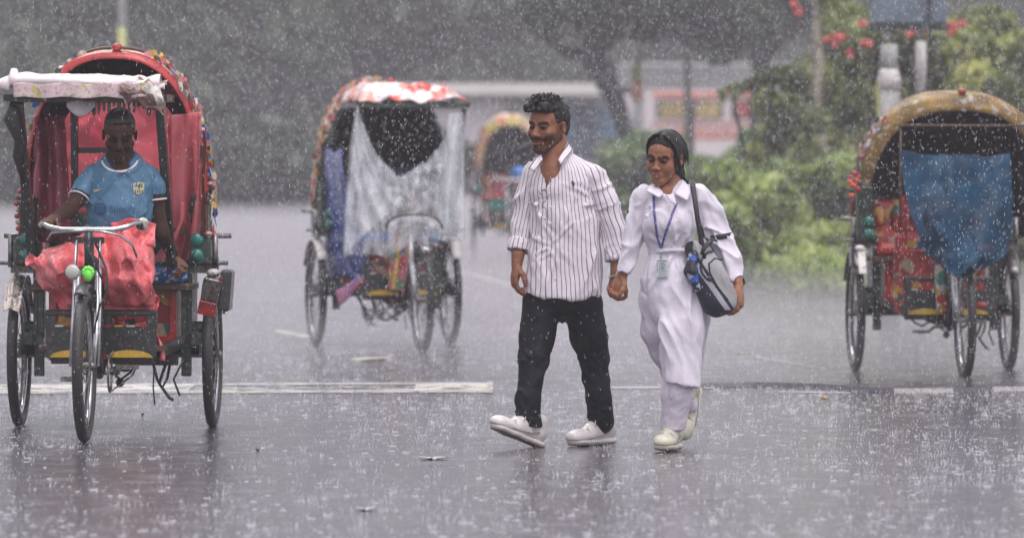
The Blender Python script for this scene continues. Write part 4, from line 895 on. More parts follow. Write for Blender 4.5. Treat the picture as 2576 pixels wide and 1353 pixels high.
b = MB(); b.box((-.05,.16,1.08), (.5,.05,.3), bev=.03); b.box((.05,.1,.95),(.3,.05,.3), bev=.03, mi=1); b.build('dark_bundle', [mat('navy_bundle_cloth', (.02,.04,.13), .6, 0, .6, 7, .5), M['darkcloth']], Bk)
# ---- right rickshaw
Cr = rickshaw(dict(seed=3, seat='red', back='artred', hood='goldcloth', rimmat='goldcloth', fringe=150, fside=(-1,), ftop=.28, fcol=[0,0,2,5,3,7], rim=.1, phi=R(20), hw=.6, hx=.14, hh=.8, ph0=R(-104), mud='steel', bars=False, hub='red', boxmat='artred', fg='chrome'),
    (2345,930), (2440,958), label='cycle rickshaw at the right with golden hood and a blue plastic sheet over its front', cat='rickshaw', group='cycle rickshaws in the rain')
CrI = Cr.matrix_basis.inverted()
BL = [(2264,380),(2272,455),(2288,530),(2318,610),(2352,660),(2400,692)]; BRt = [(2541,388),(2546,460),(2546,530),(2540,600),(2520,652),(2425,694)]
def bluef(u, v):
    a = curve(BL, v); b_ = curve(BRt, v); x = a[0]+(b_[0]-a[0])*u; y = a[1]+(b_[1]-a[1])*u+(8*math.sin(math.pi*u) if v < .1 else 8*math.sin(math.pi*u)*(1-v))
    dd = 34.3-.12-.95*v**.8-.14*math.sin(math.pi*u)*math.sin(math.pi*min(1,v*1.05))-.028*math.sin(13*u+7*v)-.05*abs(nz1(u*4+v*2, v*4))-.02*nz1(u*9, v*8, 0, 2)+.06*math.sin(math.pi*min(1,max(0,(u+.25*v)*3)))*(v < .8)*.4
    return CrI@W(x, y, dd)
fold_sheet('blue_plastic_sheet', Cr, bluef, 44, 34, M['bluefilm'], .002, cr=(.022, 8.5, [(.5,0,-1),(.1,0,1)], 10))
b = MB(); b.tube([(-.27,-.6,1.48),(-.275,-.62,.85)], .007, 6); b.tube([(-.31,-.6,1.5),(.5,-.6,1.5)], .009, 6); b.build('curtain_stick', M['wood'], Cr)
b = MB(); b.box((-.26,-.7,.93), (.03,.03,.3)); b.box((-.13,-.7,.87), (.3,.03,.02)); b.box((-.13,-.7,.78),(.3,.03,.05), mi=1); b.box((-.05,-.74,.58), (.06,.02,.4), (0,R(-3),0), mi=1); b.box((-.3,-.7,.6),(.035,.03,.45), mi=0); b.build('front_rails', [M['red'], M['art']], Cr)
b = MB(); b.box((-.15,-.72,.6), (.36,.02,.3), bev=.005); b.build('painted_front_panel', M['artred'], Cr)
b = MB(); q = random.Random(6)
for i in range(12): b.ell((-.5+q.uniform(-.03,.03), -.22, 1.12+q.uniform(-.08,.1)), (q.uniform(.012,.03),.015,q.uniform(.012,.03)), 7, i%3)
b.bar((-.48,-.2,1.1),(-.47,-.2,.82),.04,.03, 2); b.build('hanging_ornament', [M['red'], M['orange'], M['darkgreen']], Cr)
b = MB(); b.ell((-.48,-.28,.75), (.035,.05,.025), 8); b.box((-.525,-.25,.7), (.02,.12,.12), bev=.005, mi=1); b.bar((-.475,-.4,.6),(-.475,-.3,.75),.045,.01, 0); b.build('mudguard_cap', [M['white'], M['black']], Cr)
b = MB(); b.ell((.03,-.78,.42), (.07,.02,.035), 12); b.ell((.2,-.78,.42), (.035,.02,.02), 12); b.build('red_reflector', M['red'], Cr)
# ---- far rickshaw, partly hidden by the walking man
Fd = rickshaw(dict(seed=4, seat='red', back='artred', hood='hoodpatch', rimmat='hoodpatch', fringe=120, fside=(-1,1), ftop=.3, fcol=[6,0,3,2,0], rim=.13, phi=R(20), ph0=R(-104), mud='steel', boxmat='art', hub='black'),
    (1283,640), (1293,652), label='distant blurred rickshaw with yellow painted hood between the middle rickshaw and the man', cat='rickshaw', group='cycle rickshaws in the rain')
b = MB(); b.box((.0,-.7,.66), (.6,.04,.16), bev=.02); b.build('front_cushion', M['green'], Fd)
b = MB(); b.box((.05,-.72,.86), (.55,.04,.16), bev=.02); b.build('striped_panel', mat('maroon_and_yellow_panel', (.3,.03,.06), .4, 0, .3, 3, .1, c3=(.7,.5,.1)), Fd)
b = MB(); b.ell((.12,-.5,1.06), (.12,.1,.1), 10); b.build('blue_bundle', M['blue'], Fd)
# ---------------------------------------------------------------- people
def skin_mat(name):
    t = NT(name); at = t.n('Attribute'); at.attribute_name = 'skin'
    c = t.mix(t.ramp(t.noise(35,4), [(.4,0.0),(.7,.22)]), at.outputs['Color'], (.08,.035,.02)); t.l(c, t.p.inputs['Base Color'])
    t.set(Roughness=.5, Coat__Weight=.0); lum = t.n('RGBToBW'); t.l(at.outputs['Color'], lum.inputs[0]); t.l(t.math('MULTIPLY', t.math('MINIMUM', t.math('MULTIPLY', lum.outputs[0], 7.0), 1.0), .3), t.p.inputs['Specular IOR Level']); t.p.inputs['Subsurface Weight'].default_value = .06; t.p.inputs['Subsurface Radius'].default_value = (.01,.004,.002); t.bump(t.noise(160,3), .2, .002); return t.m
M['skin'] = skin_mat('wet_brown_skin')
def hair_mat():
    t = NT('wet_black_hair'); c = t.mix(t.noise(90, 3, stretch=(1,1,.25)), (.006,.005,.006), (.03,.025,.025)); t.l(c, t.p.inputs['Base Color']); t.set(Roughness=.42); t.p.inputs['Specular IOR Level'].default_value = .3; t.bump(t.noise(120,3,stretch=(1,1,.2)), .9, .006); return t.m
M['hair'] = hair_mat()
def cloth(name, c, stripe=None, rough=.55, sc=9, st=.6):
    t = NT(name); col = t.mix(t.ramp(t.noise(5,4), [(.35,0.0),(.7,1.0)]), c, tuple(q*.86 for q in c))
    if stripe:
        at = t.n('Attribute'); at.attribute_name = 'stripe'; wob = t.math('ADD', t.math('MULTIPLY_ADD', t.noise(14,2), .008, -.004), t.math('MULTIPLY', t.noise(4,2), .03))
        f = t.math('FRACT', t.math('DIVIDE', t.math('ADD', at.outputs['Fac'], wob), stripe[0])); m = t.math('LESS_THAN', f, stripe[1]); col = t.mix(m, col, stripe[2])
    t.l(col, t.p.inputs['Base Color']); t.set(Roughness=rough); t.p.inputs['Specular IOR Level'].default_value = .2 if max(c) < .1 else .5; t.p.inputs['Sheen Weight'].default_value = .0
    n1 = t.noise(sc*.75, 3, stretch=(1.8,1.8,.7)); n2 = t.noise(sc*2.4, 2, stretch=(1,1,1.6)); h = t.math('ADD', n1, t.math('MULTIPLY', n2, .12)); t.bump(h, st*.6, .03); return t.m
M['shirt'] = cloth('white_shirt_with_dark_stripes', (.8,.74,.79), (.026,.17,(.11,.085,.11)))
M['trousers'] = cloth('black_wet_trousers', (.005,.006,.01), rough=.6)
M['uniform'] = cloth('white_uniform_cloth', (.8,.76,.84), rough=.5, st=.7)
M['uniform2'] = cloth('lilac_white_trousers', (.72,.67,.76), rough=.5, st=.7)
M['bluejersey'] = cloth('sky_blue_jersey', (.065,.18,.29), rough=.5, st=.55)
M['lilac'] = mat('white_trim', (.75,.72,.75), .5, 0, .1, 9, .1)
M['shoewhite'] = mat('wet_white_leather', (.72,.68,.66), .35, 0, .2, 22, .3, .004, coat=.3)
M['shoecream'] = mat('cream_leather', (.68,.66,.52), .38, 0, .2, 22, .3, .004, coat=.3)
M['lace'] = mat('pale_green_laces', (.6,.62,.5), .5, 0, .2, 30, 0); M['seam'] = mat('grey_seam', (.35,.3,.3), .5, 0, .2, 30, 0)
M['sole'] = mat('brown_rubber_sole', (.16,.12,.1), .5, 0, .4, 30, .5)
M['eye'] = mat('eye_white', (.55,.5,.48), .2, 0, .1, 5, 0)
M['iris'] = mat('dark_iris', (.012,.008,.006), .1, 0, .1, 5, 0)
def frame_m(yaw, pitch=0, roll=0): return np.array(Matrix.Rotation(R(yaw),3,'Z') @ Matrix.Rotation(R(roll),3,'Y') @ Matrix.Rotation(R(pitch),3,'X'))
def head(bm, c, yaw, pitch, roll, sc, skin, beard=0.0, female=False, dark=1.0):
    s = SD(.0026*sc, .016)
    s.ell((0,.018,.035), (.074,.094,.083)); s.ell((0,-.03,-.03), (.058 if not female else .055,.058,.082 if not female else .078)); s.ell((0,-.05,.035), (.058,.04,.045))
    jw = .05 if not female else .04
    for q in (-1,1):
        s.cone((q*jw,.005,-.05), (q*.018,-.07,-.098), .02, .018, k=.02); s.ell((q*.04,-.062 if not female else -.058,-.028 if not female else -.034), (.022,.02,.024) if not female else (.024,.024,.03), k=.032); s.cone((q*.012,-.086,.018),(q*.045,-.07,.02), .01,.009,k=.012)
        s.ell((q*.078,.012,-.008), (.009,.018,.028), (0,0,q*.35), k=.006); s.ell((q*.084,.006,-.006), (.006,.011,.019), (0,0,q*.35), k=.004, sub=True)
        s.ell((q*.03,-.096,.0), (.017,.014,.0095), k=.01, sub=True); s.ell((q*.031,-.079,-.002), (.0145,.012,.0125), k=.003); s.ell((q*.0125,-.101,-.036), (.009,.0105,.0075), k=.006)
    s.ell((0,-.076,-.102), (.02,.017,.015), k=.02); s.cone((0,-.084,.008), (0,-.108 if not female else -.1,-.03), .0085 if not female else .007, .0115 if not female else .009, k=.012); s.ell((0,-.086,-.068), (.024,.01,.02), k=.015)
    s.ell((0,-.0995,-.061), (.021,.0075,.0055), k=.006); s.ell((0,-.0985,-.073), (.018,.008,.0062 if not female else .0075), k=.006); s.ell((0,-.108,-.0668), (.021,.006,.0016), k=.003, sub=True)
    P, Q = s.extract(); x, y, z = P.T; C = np.tile(np.array(skin), (len(P),1)); 
    def blend(m, col, a=1.0): m = np.clip(m, 0, 1)[:,None]*a; C[:] = C*(1-m)+np.array(col)*m
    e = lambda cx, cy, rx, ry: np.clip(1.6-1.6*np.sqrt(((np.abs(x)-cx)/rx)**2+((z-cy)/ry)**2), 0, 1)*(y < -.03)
    blend(e(.03,.002,.027,.019), np.array(skin)*.3, .85)  # eye-socket shade painted into the skin colour
    lipc = (.36,.12,.11) if female else tuple(np.array(skin)*[1.05,.8,.95])
    blend(np.clip(2-2*np.sqrt((x/.024)**2+((z+.067)/.0125)**2), 0, 1)*(y < -.07), lipc, .75); blend(np.clip(2-2*np.sqrt((x/.017)**2+((z+.0668)/.0026)**2),0,1)*(y < -.07), (.05,.015,.012), .7)
    blend(np.clip(2.2-2*np.sqrt(((np.abs(x)-.031)/.0135)**2+((z+.0005)/(.0052 if not female else .0036))**2),0,1)*(y < -.06), (.012,.007,.006), .92)
    brow = np.exp(-((z-(.018+.004*np.sin((np.abs(x)-.01)*70)))/.0062)**2)*((np.abs(x) > .01) & (np.abs(x) < .052) & (y < -.04)); blend(brow*1.3, (.012,.008,.008), .9)
    blend(np.exp(-((z+.0015)/.0028)**2)*((np.abs(np.abs(x)-.031) < .0155) & (y < -.06)), (.01,.006,.006), .92)        # lash line / half closed eye
    blend(np.clip(1-np.sqrt((x/.05)**2+((z-.045)/.03)**2),0,1), np.array(skin)*1.25, .5); blend(np.exp(-((x/.007)**2))*((z < .0) & (z > -.035) & (y < -.09)), np.array(skin)*1.4, .5)  # forehead and nose-ridge highlights painted into the skin colour
    if beard:
        nzv = .5+.5*vnoise(P*260, 4); bd = np.clip((-.052-z+.03*np.clip(np.abs(x)-.02,0,1)*12*0+ (np.abs(x) > .035)*.035)/.02, 0, 1)*(y < .03); notm = 1-np.clip(2.2-2*np.sqrt((x/.024)**2+((z+.067)/.011)**2),0,1)
        blend(bd*notm*(.6+.4*nzv), (.022,.014,.012), beard*.93); mo = np.exp(-((z+.0525+.08*np.abs(x))/.0078)**2)*(np.abs(x) < .038)*(y < -.06); blend(mo*1.4, (.02,.013,.012), min(.9, beard*1.0))
    nose = np.exp(-((z+.042)/.003)**2)*(np.abs(np.abs(x)-.009) < .004)*(y < -.09); blend(nose, (.03,.012,.01), .8)
    C *= dark; Rm = frame_m(yaw, pitch, roll); c = np.array(c)
    bm.add(P@Rm.T*sc+c, Q, skin=C)
    return lambda p: Vector(tuple(np.array(p)@Rm.T*sc+c)), Rm
def hand(s, wr, d, n, side, curl=25, sc=1.0, thumb=1.0, spread=.0, lens=(.072,.08,.075,.058)):
    "five separate fingers; d points along the hand, n is the palm side, side points to the thumb"
    wr = np.array(wr, float); d = np.array(d, float); d /= np.linalg.norm(d); n = np.array(n, float); n -= d*(n@d); n /= np.linalg.norm(n); t = np.array(side, float); t -= d*(t@d)+n*(t@n); t /= np.linalg.norm(t)
    s.cone(wr-d*.01, wr+d*.05*sc, .024*sc, .036*sc, flat=n, ff=1.75, k=.015); s.cone(wr+d*.04*sc, wr+d*.075*sc, .035*sc, .036*sc, flat=n, ff=2.2, k=.015)
    for i, (o, L) in enumerate(zip((.029,.0095,-.0105,-.029), lens)):
        p = wr+d*(.088-.004*abs(i-1.2))*sc+t*o*sc; r = (.0088,.009,.0086,.0076)[i]*sc; a = 0; dirv = d+t*spread*(1.5-i)*.2
        pts = [wr+d*.05*sc+t*o*.8*sc, p]
        for k_, f in enumerate((.45,.32,.25)):
            a += R(curl*(1+.12*i)*(1,1.25,.8)[k_]); v = dirv*math.cos(a)+n*math.sin(a); p = p+v/np.linalg.norm(v)*L*f*sc; pts.append(p)
        s.chain(pts, [r*1.05,r*1.05,r,r*.93,r*.8], k=.0035)
    b0 = wr+d*.022*sc+t*.02*sc+n*.006; b1 = b0+(d*.55+t*.62*thumb+n*.35)*.042*sc; b2 = b1+(d*.85+t*.15*thumb+n*.35)*.032*sc; b3 = b2+(d*.9+n*.3-t*.1)*.024*sc
    s.chain([b0,b1,b2,b3], [.015*sc,.0115*sc,.0098*sc,.008*sc], k=.008); return wr+d*.09*sc
def flat_color(P, c): return np.tile(np.array(c, float), (len(P),1))
def sneaker(par, heel, yaw, pitch, roll, m, L=.285, name='shoe', sole=True):
    "heel = point under the heel; toe towards local -y"
    Rm = frame_m(yaw, pitch, roll); s = SD(.0042, .02); hw = .043
    s.ell((0,.0,.055), (.036,.042,.045)); s.ell((0,-.09,.045), (.038,.07,.038)); s.ell((0,-.185,.036), (.046,.075,.03)); s.ell((0,-.235,.033), (.04,.045,.026)); s.cone((0,.0,.06),(0,-.012,.1), .036,.041); s.cone((0,-.045,.088),(0,-.13,.056), .031,.03)
    s.cut((0,0,.022), (0,0,-1)); s.cone((0,-.005,.1),(0,-.005,.15), .029,.034, sub=True, k=.006)
    P, Q = s.extract(); P = P*[1.1,L/.285,1.18]; bm = BM(); bm.add(P@Rm.T+np.array(heel), Q); up = bm.build(name, m, par)
    s = SD(.0042, .012); s.chain([(0,.01,.014),(0,-.07,.014),(-.002,-.16,.014),(0,-.225,.016)], [.04,.037,.047,.043], flat=(0,0,1), ff=2.6); s.cut((0,0,.002),(0,0,-1)); P, Q = s.extract(); P = P*[1.12,L/.285,1.3]
    bm = BM(); bm.add(P@Rm.T+np.array(heel), Q); bm.build('sole', m, up)
    s = SD(.0042, .012); s.chain([(0,.01,.004),(0,-.07,.004),(-.002,-.16,.004),(0,-.225,.006)], [.036,.033,.043,.039], flat=(0,0,1), ff=8); P, Q = s.extract(); P = P*[1.12,L/.285,1.3]
    bm = BM(); bm.add(P@Rm.T+np.array(heel), Q); bm.build('outsole', M['sole'], up)
    b = MB(); T = lambda p: Vector(tuple((np.array(p)*[1.1,L/.285,1.18])@Rm.T+np.array(heel)))
    for k in range(4): y = -.075-.022*k; z = .112-.0105*k; b.tube([T((-.031,y,z-.024)), T((-.014,y-.008,z)), T((.014,y+.008,z)), T((.031,y,z-.024))], .0042, 5)
    for q in (-1,1): b.tube([T((0,-.068,.116)), T((q*.022,-.075,.132)), T((q*.04,-.085,.122)), T((q*.03,-.095,.1)), T((q*.006,-.08,.112))], .0035, 5); b.tube([T((0,-.07,.116)), T((q*.02,-.11,.1)), T((q*.035,-.13,.075))], .003, 5)
    b.build('laces', M['lace'], up)
    b = MB()
    for q in (-1,1): b.tube([T((q*.036,-.02,.055)), T((q*.0405,-.07,.04)), T((q*.045,-.13,.034)), T((q*.046,-.19,.03))], .0028, 5)
    b.tube([T((-.038,-.175,.05)), T((-.02,-.165,.066)), T((.02,-.165,.066)), T((.038,-.175,.05))], .003, 5); b.build('panel_seam', M['seam'], up); return up
def stripe_of(P, a, b, ref):
    "across-the-cloth coordinate: angle about the axis a->b times its girth"
    a, b = np.array(a, float), np.array(b, float); ax = b-a; ax /= np.linalg.norm(ax); u = np.array(ref, float); u -= ax*(u@ax); u /= np.linalg.norm(u); v = np.cross(ax, u)
    q = P-a; return np.arctan2(q@v, q@u)
def sdmesh(s, amp=0, sc=8, st=(1,1,.5), seed=0, rl=1, dirs=None, gat=()):
    P, Q = s.extract(); P = relax(P, Q, rl) if rl else P
    if dirs: P = wrinkle(P, normals(P, Q), amp, sc, dirs, seed); P = relax(P, Q, 1)
    for g in gat: P = gather(P, normals(P, Q), *g)
    if dirs: return P, Q
    if amp: P = folds(P, normals(P, Q), amp, sc, st, seed)
    return P, Q
def leafquad(pts, m, name, par, thick=.004, n=6):
    a, b_, c, d = [Vector(p) for p in pts]; b = MB()
    b.grid(lambda u, v: (a*(1-u)+b_*u)*(1-v)+(d*(1-u)+c*u)*v+Vector((0,-.006*math.sin(math.pi*u)*math.sin(math.pi*v),0)), n, n); return b.build(name, m, par, thick=thick)
# ================= the walking man
D0 = 26.0
def J(px, py, dy=0.0): d = D0+dy; return np.array([(px-HX)*D0/F, d, EYE-(py-HY)*D0/F])
man = empty('person', (J(1420,0)[0], D0, 0), label='man in a white striped shirt and black trousers walking hand in hand with the woman', cat='person')
def rebase(o, root):
    "world coordinates -> local to the root"
    l_ = Vector(root.location)
    def f(m): m.transform(Matrix.Translation(-l_))
    return f
def parts_local(root):
    for ch in list(root.children):
        if not ch.get('_rb'): ch.data.transform(Matrix.Translation(-Vector(root.location))); ch['_rb'] = 1; ch.data.update(); 
        for g in ch.children:
            if not g.get('_rb'): g.data.transform(Matrix.Translation(-Vector(root.location))); g['_rb'] = 1
def parts_clean(root):
    for o in list(root.children)+[g for c in root.children for g in c.children]:
        if '_rb' in o: del o['_rb']
SK = (.29,.125,.07)
bm = BM(); T_man, Rmn = head(bm, J(1379,317,-.02), -34, 5, 2, 1.02, SK, beard=.95)
s = SD(.005, .03); s.cone(J(1392,350,.02), J(1402,430,.03), .06, .07); s.cone(J(1385,375,-.02), J(1395,440,-.0), .045, .06); s.cone(J(1355,446,.03), J(1470,450,.03), .045,.045); s.chain([J(1402,446,.03),J(1415,520,.03),J(1418,700,.03)], [.115,.12,.1], flat=(.26,-.97,0), ff=1.42)
s.ell(J(1388,446,-.045), (.055,.045,.085)); s.chain([J(1342,445,.03),J(1318,560,.03),J(1301,655,-.02)], [.042,.036,.026]); s.chain([J(1492,448,.03),J(1540,570,.03),J(1552,678,-.0)], [.042,.036,.026])
s.chain([J(1365,760),J(1345,900,-.1),J(1332,1065,-.15)], [.06,.04,.033]); s.chain([J(1468,760),J(1490,900,.05),J(1514,1055,.04)], [.06,.04,.033])
P, Q = sdmesh(s); c = flat_color(P, SK); bm.add(P, Q, skin=c)
s = SD(.0028, .008); hand(s, J(1300,664,-.03), (-.12,-.1,-1), (1,.25,-.1), (-.1,-1,-.1), 24, 1.0); s.cone(J(1303,640,-.02), J(1300,668,-.03), .031,.025); P, Q = sdmesh(s, rl=0); bm.add(P, Q, skin=flat_color(P, (.27,.115,.065)))
s = SD(.0028, .008); hand(s, J(1549,690,-.02), (-.15,-.2,-1), (.8,.6,0), (-.7,-.7,-.1), 42, 1.0, lens=(.068,.076,.072,.056)); s.cone(J(1553,655,-.0), J(1549,694,-.02), .032,.026); P, Q = sdmesh(s, rl=0); bm.add(P, Q, skin=flat_color(P, (.27,.115,.065)))
bm.build('body', M['skin'], man)
# hair: swept curls
def hair_on(T, Rm, parts, amp, name, par, sc=1.0, cutf=None, seed=1, h=.0036):
    s = SD(h, .01)
    for p, r in parts: s.ell(p, r)
    if cutf: cutf(s)
    P, Q = s.extract(); P = folds(P, normals(P, Q), amp, 55, (1,1,.6), seed, ridge=False)
    P = np.array([T(p) for p in P]); bm = BM(); bm.add(P, Q); return bm.build(name, M['hair'], par)
rh = random.Random(11); hp_ = [((0,.026,.045), (.082,.098,.078)), ((0,-.02,.082), (.066,.075,.032)), ((0,.07,.0),(.066,.052,.07))]
for i in range(120):
    a = rh.uniform(0,6.28); q = rh.uniform(0,1); r_ = rh.uniform(.007,.015); yy = -.09+.17*q; hp_.append(((math.cos(a)*.06*(1-.2*q), yy, .092+.028*math.sin(math.pi*min(1,.2+q*.8))-abs(math.cos(a))*.028+rh.uniform(-.01,.015)), (r_, r_*1.1, r_)))
for i in range(14): hp_.append(((rh.uniform(-.055,.055), -.092+rh.uniform(-.02,.008), .075+rh.uniform(-.006,.03)), (.007,.01,.009)))
def cut_m(s): s.ell((0,-.1,.0), (.085,.075,.078), sub=True, k=.01); 
hair_on(T_man, Rmn, hp_, .0035, 'hair', man, cutf=lambda s: (s.ell((0,-.085,.002), (.1,.075,.07), sub=True, k=.008), s.cut((0,.045,-.05), (0,-.5,-1)), s.cone((-.12,.01,-.01),(.12,.01,-.01),.034,.034,sub=True,k=.006)))
def strands(T, par, n, seed, gen, rr=.0016):
    b = MB(); q = random.Random(seed)
    for i in range(n): g = gen(q); b.tube([T(p) for p in g], [rr]+[rr*1.2]*(len(g)-3)+[rr, rr*.4], 4)
    b.build('hair_strands', M['hair'], par)
def curl(q):
    a = q.uniform(0,6.28); r = q.uniform(.3,1); x, y = .066*r*math.cos(a), -.012+.085*r*math.sin(a); z = .085+.04*math.sqrt(max(0,1-r*r))+.0; dx, dy = q.uniform(-.014,.014), q.uniform(-.03,.008); h = q.uniform(.012,.03)
    return [(x,y,z-.01),(x+dx*.3,y+dy*.3,z+h*.7),(x+dx*.9,y+dy*.8,z+h),(x+dx*1.5,y+dy*1.4,z+h*.55)]
strands(T_man, man.children[-1], 150, 3, curl, .0022)
# trousers
s = SD(.0058, .03); s.ell(J(1414,748,.01), (.178,.125,.11), k=.03); s.chain([J(1364,770,-.01),J(1350,850,-.05),J(1341,905,-.1),J(1329,1000,-.15),J(1330,1072,-.15)], [.09,.079,.066,.056,.062], k=.02)
s.chain([J(1466,770,.01),J(1482,850,.03),J(1494,905,.05),J(1507,1000,.03),J(1513,1058,.05)], [.093,.082,.067,.056,.061], k=.02); s.cut(J(1414,704), (0,0,1)); s.cut(J(1327,1068,-.2), (-.12,.0,-1))
P, Q = sdmesh(s, .009, 15, seed=3, dirs=[(1,.3,.35),(-.8,.3,1)], gat=[(.009, J(1418,775), .17, 12, 1), (.005, J(1345,905,-.15), .1, 8, 2), (.005, J(1495,905,-.0), .1, 8, 3), (.012, J(1325,1040,-.2), .08, 10, 4), (.012, J(1510,1035,-.03), .08, 10, 5)]); bm = BM(); bm.add(P, Q); bm.build('trousers', M['trousers'], man)
# shirt
s = SD(.0052, .03); ax = (.26,-.97,0)
s.cone(J(1350,440,.03), J(1484,446,.03), .062,.064, flat=ax, ff=1.1); s.chain([J(1404,418,.03),J(1414,470,.02),J(1424,560,.01),J(1420,650,.0),J(1415,770,.0)], [.075,.156,.158,.164,.194], flat=ax, ff=1.42, k=.03)
s.cone(J(1375,470,-.122), J(1385,436,-.116), .013, .026, sub=True, k=.002); s.cone(J(1385,436,-.116), J(1396,394,-.085), .026, .042, sub=True, k=.004); s.cone(J(1390,412,-.11), J(1402,360,-.0), .02,.06, sub=True, k=.006); s.cut(J(1415,738), (-.06,0,-1))
P, Q = sdmesh(s, .016, 12, seed=5, dirs=[(.35,0,1),(-.5,0,1)], gat=[(.011, J(1500,505,-.05), .22, 10, 7, -2.5), (.011, J(1335,510,-.08), .2, 9, 8, -.9), (.008, J(1392,620,-.11), .16, 8, 9)])
ang = stripe_of(P, J(1416,740,.01), J(1408,420,.02), (ax[0],ax[1],0)); zt = np.clip((P[:,2]-J(0,738)[2])/.06, 0, 1); P[:,2] -= (1-zt)*.03*(np.cos(ang*1.0+.4)-.1)+(1-zt)*.003*np.sin(ang*5)
vn = [(1358,392),(1368,440),(1374,472),(1380,462),(1398,432),(1414,412),(1424,380),(1392,366)]; cq = P[Q].mean(1); qx = cq[:,0]*F/D0+HX; qy = HY+(EYE-cq[:,2])*F/D0; ins_ = np.zeros(len(Q), bool)
for (xa, ya), (xb, yb) in zip(vn, vn[1:]+vn[:1]): ins_ ^= ((ya > qy) != (yb > qy)) & (qx < (xb-xa)*(qy-ya)/(yb-ya+1e-9)+xa)
Q = Q[~(ins_ & (cq[:,1] < D0+.02))]
bm = BM(); bm.add(P, Q, stripe=ang*.172+10)
for pts, rs, mi in (((J(1345,440,.03),J(1330,500,.035),J(1316,570,.03),J(1306,632,.0)), (.062,.062,.055,.05), 1), ((J(1488,447,.03),J(1520,510,.035),J(1544,580,.03),J(1553,655,.0)), (.066,.066,.058,.048), -1)):
    s = SD(.0048, .02); s.chain(pts, rs); v = pts[-1]-pts[-2]; s.cut(pts[-1], v); s.cone(pts[-1], pts[-1]+v*.4, .038,.038, sub=True, k=.004); P, Q = sdmesh(s, .014, 20, seed=8+mi, dirs=[(1,.2,-.5*mi),(.6*mi,.2,1)]); an = stripe_of(P, pts[0], pts[-1], (0,-1,0)); bm.add(P, Q, stripe=an*.062+10+.02*mi)
    e = pts[-1]; v = v/np.linalg.norm(v); s = SD(.004, .01); s.cone(e-v*.062, e-v*.004, rs[-1]+.005, rs[-1]+.008, k=.01); s.cut(e-v*.055, -v); s.cut(e+v*.0, v); s.cone(e-v*.0, e+v*.05, .037,.037, sub=True, k=.004); P, Q = sdmesh(s, .003, 20, (1,1,1), 3); an = stripe_of(P, pts[0], pts[-1], (0,-1,0)); bm.add(P, Q, stripe=an*.062+10+.035)
shirt = bm.build('shirt', M['shirt'], man)
def collar_piece(pts, name='collar'):
    o = leafquad(pts, M['shirt'], name, shirt, .005); at = o.data.attributes.new('stripe', 'FLOAT', 'POINT'); co = np.array([tuple(v.co) for v in o.data.vertices]); at.data.foreach_set('value', (co@np.array([.75,0,-.5]))+10); return o
collar_piece([J(1357,381,-.04),J(1329,424,-.105),J(1346,434,-.125),J(1364,400,-.11)]); collar_piece([J(1428,359,.0),J(1404,401,-.1),J(1412,418,-.115),J(1440,379,-.03)])
b = MB()
def cstand(u, v):
    a = R(-20+220*u); return Vector(tuple(J(1400+40*math.cos(a), 392-(16-4*u)*v-3*math.sin(a), .02+.075*math.sin(a))))
b.grid(cstand, 20, 3); o = b.build('collar_stand', M['shirt'], shirt, thick=.004)
b = MB()
for i, (x, y) in enumerate(((1381,486),(1385,520),(1388,560),(1391,605),(1394,655),(1396,700))):
    b.ell(J(x, y, -.113-.003*i), (.0045,.0025,.0045), 8)
b.build('buttons', M['lilac'], shirt)
def project(pts, surf, back=.3, lift=.0025):
    "lay points on the camera-facing surface of a mesh object (object still in world coordinates)"
    bv = BVHTree.FromPolygons([v.co for v in surf.data.vertices], [p.vertices for p in surf.data.polygons]); out = []
    for p in pts:
        p = Vector(tuple(p)); h = bv.ray_cast(p+Vector((0,-back,0)), Vector((0,1,0))); out.append((h[0] if h[0] else p)+Vector((0,-lift,0)))
    return out
def decal(name, polys, surf, par, mats, lift=.003):
    b = MB(); 
    for poly, mi in polys: q = project(poly, surf, lift=lift); b.add(q, [list(range(len(q)))], mi, False)
    return b.build(name, mats, par, thick=.0008)
M['ink'] = mat('dark_embroidery', (.06,.05,.07), .5, 0, .1, 10, 0)
Jm = J
decal('chest_emblem', [([J(x/2.2545/1.59+1226.4, y/2.2545/1.59+220.1) for x, y in q], 0) for q in (((755,855),(765,835),(775,850),(785,862),(782,885),(772,888),(762,880)),((764,880),(774,884),(770,905),(764,903)),((752,846),(760,856),(756,862)))], shirt, shirt, [M['ink']])
decal('pocket_edge', [([J(1328,508), J(1350,500), J(1352,503), J(1329,512)], 0)], shirt, shirt, [M['shirt']], .004)
b = MB(); wc = J(1550,690,-.02); b.tube([Vector(tuple(wc))+Vector((.031*math.cos(a), -.028*math.sin(a), .012*math.cos(a))) for a in [6.283*i/20 for i in range(20)]], .0075, 6, closed=True, flat=.5); b.ell(wc+np.array([.012,-.032,-.0]), (.019,.009,.019), 14); wt_ = b.build('wristwatch', M['chrome'], man)
b = MB(); b.ell(wc+np.array([.012,-.037,-.0]), (.014,.006,.014), 12); b.build('watch_face', M['lens'], wt_)
sneaker(man, np.array([J(1342,0)[0], 25.87, .004]), -50, -19, 4, M['shoewhite'], .29)
sneaker(man, np.array([J(1527,0)[0], 26.1, .002]), -40, 0, 0, M['shoewhite'], .28)
parts_local(man); parts_clean(man)
gl = empty('eyeglasses', tuple(J(1370,478,-.14)), label='thin wire eyeglasses hanging from the open shirt front of the man', cat='eyeglasses')
b = MB(); Y = -.15
for pts in (((1362,480),(1368,478),(1373,483),(1375,492),(1373,502),(1367,509),(1362,507)), ((1366,509),(1363,515),(1365,521)), ((1361,524),(1366,520),(1372,524),(1375,536),(1374,547),(1369,551),(1363,547)), ((1356,482),(1361,489),(1366,477),(1374,478)), ((1369,551),(1373,553),(1376,556))): b.tube([J(*curve(pts, i/20), Y) for i in range(21)], .0016, 5)
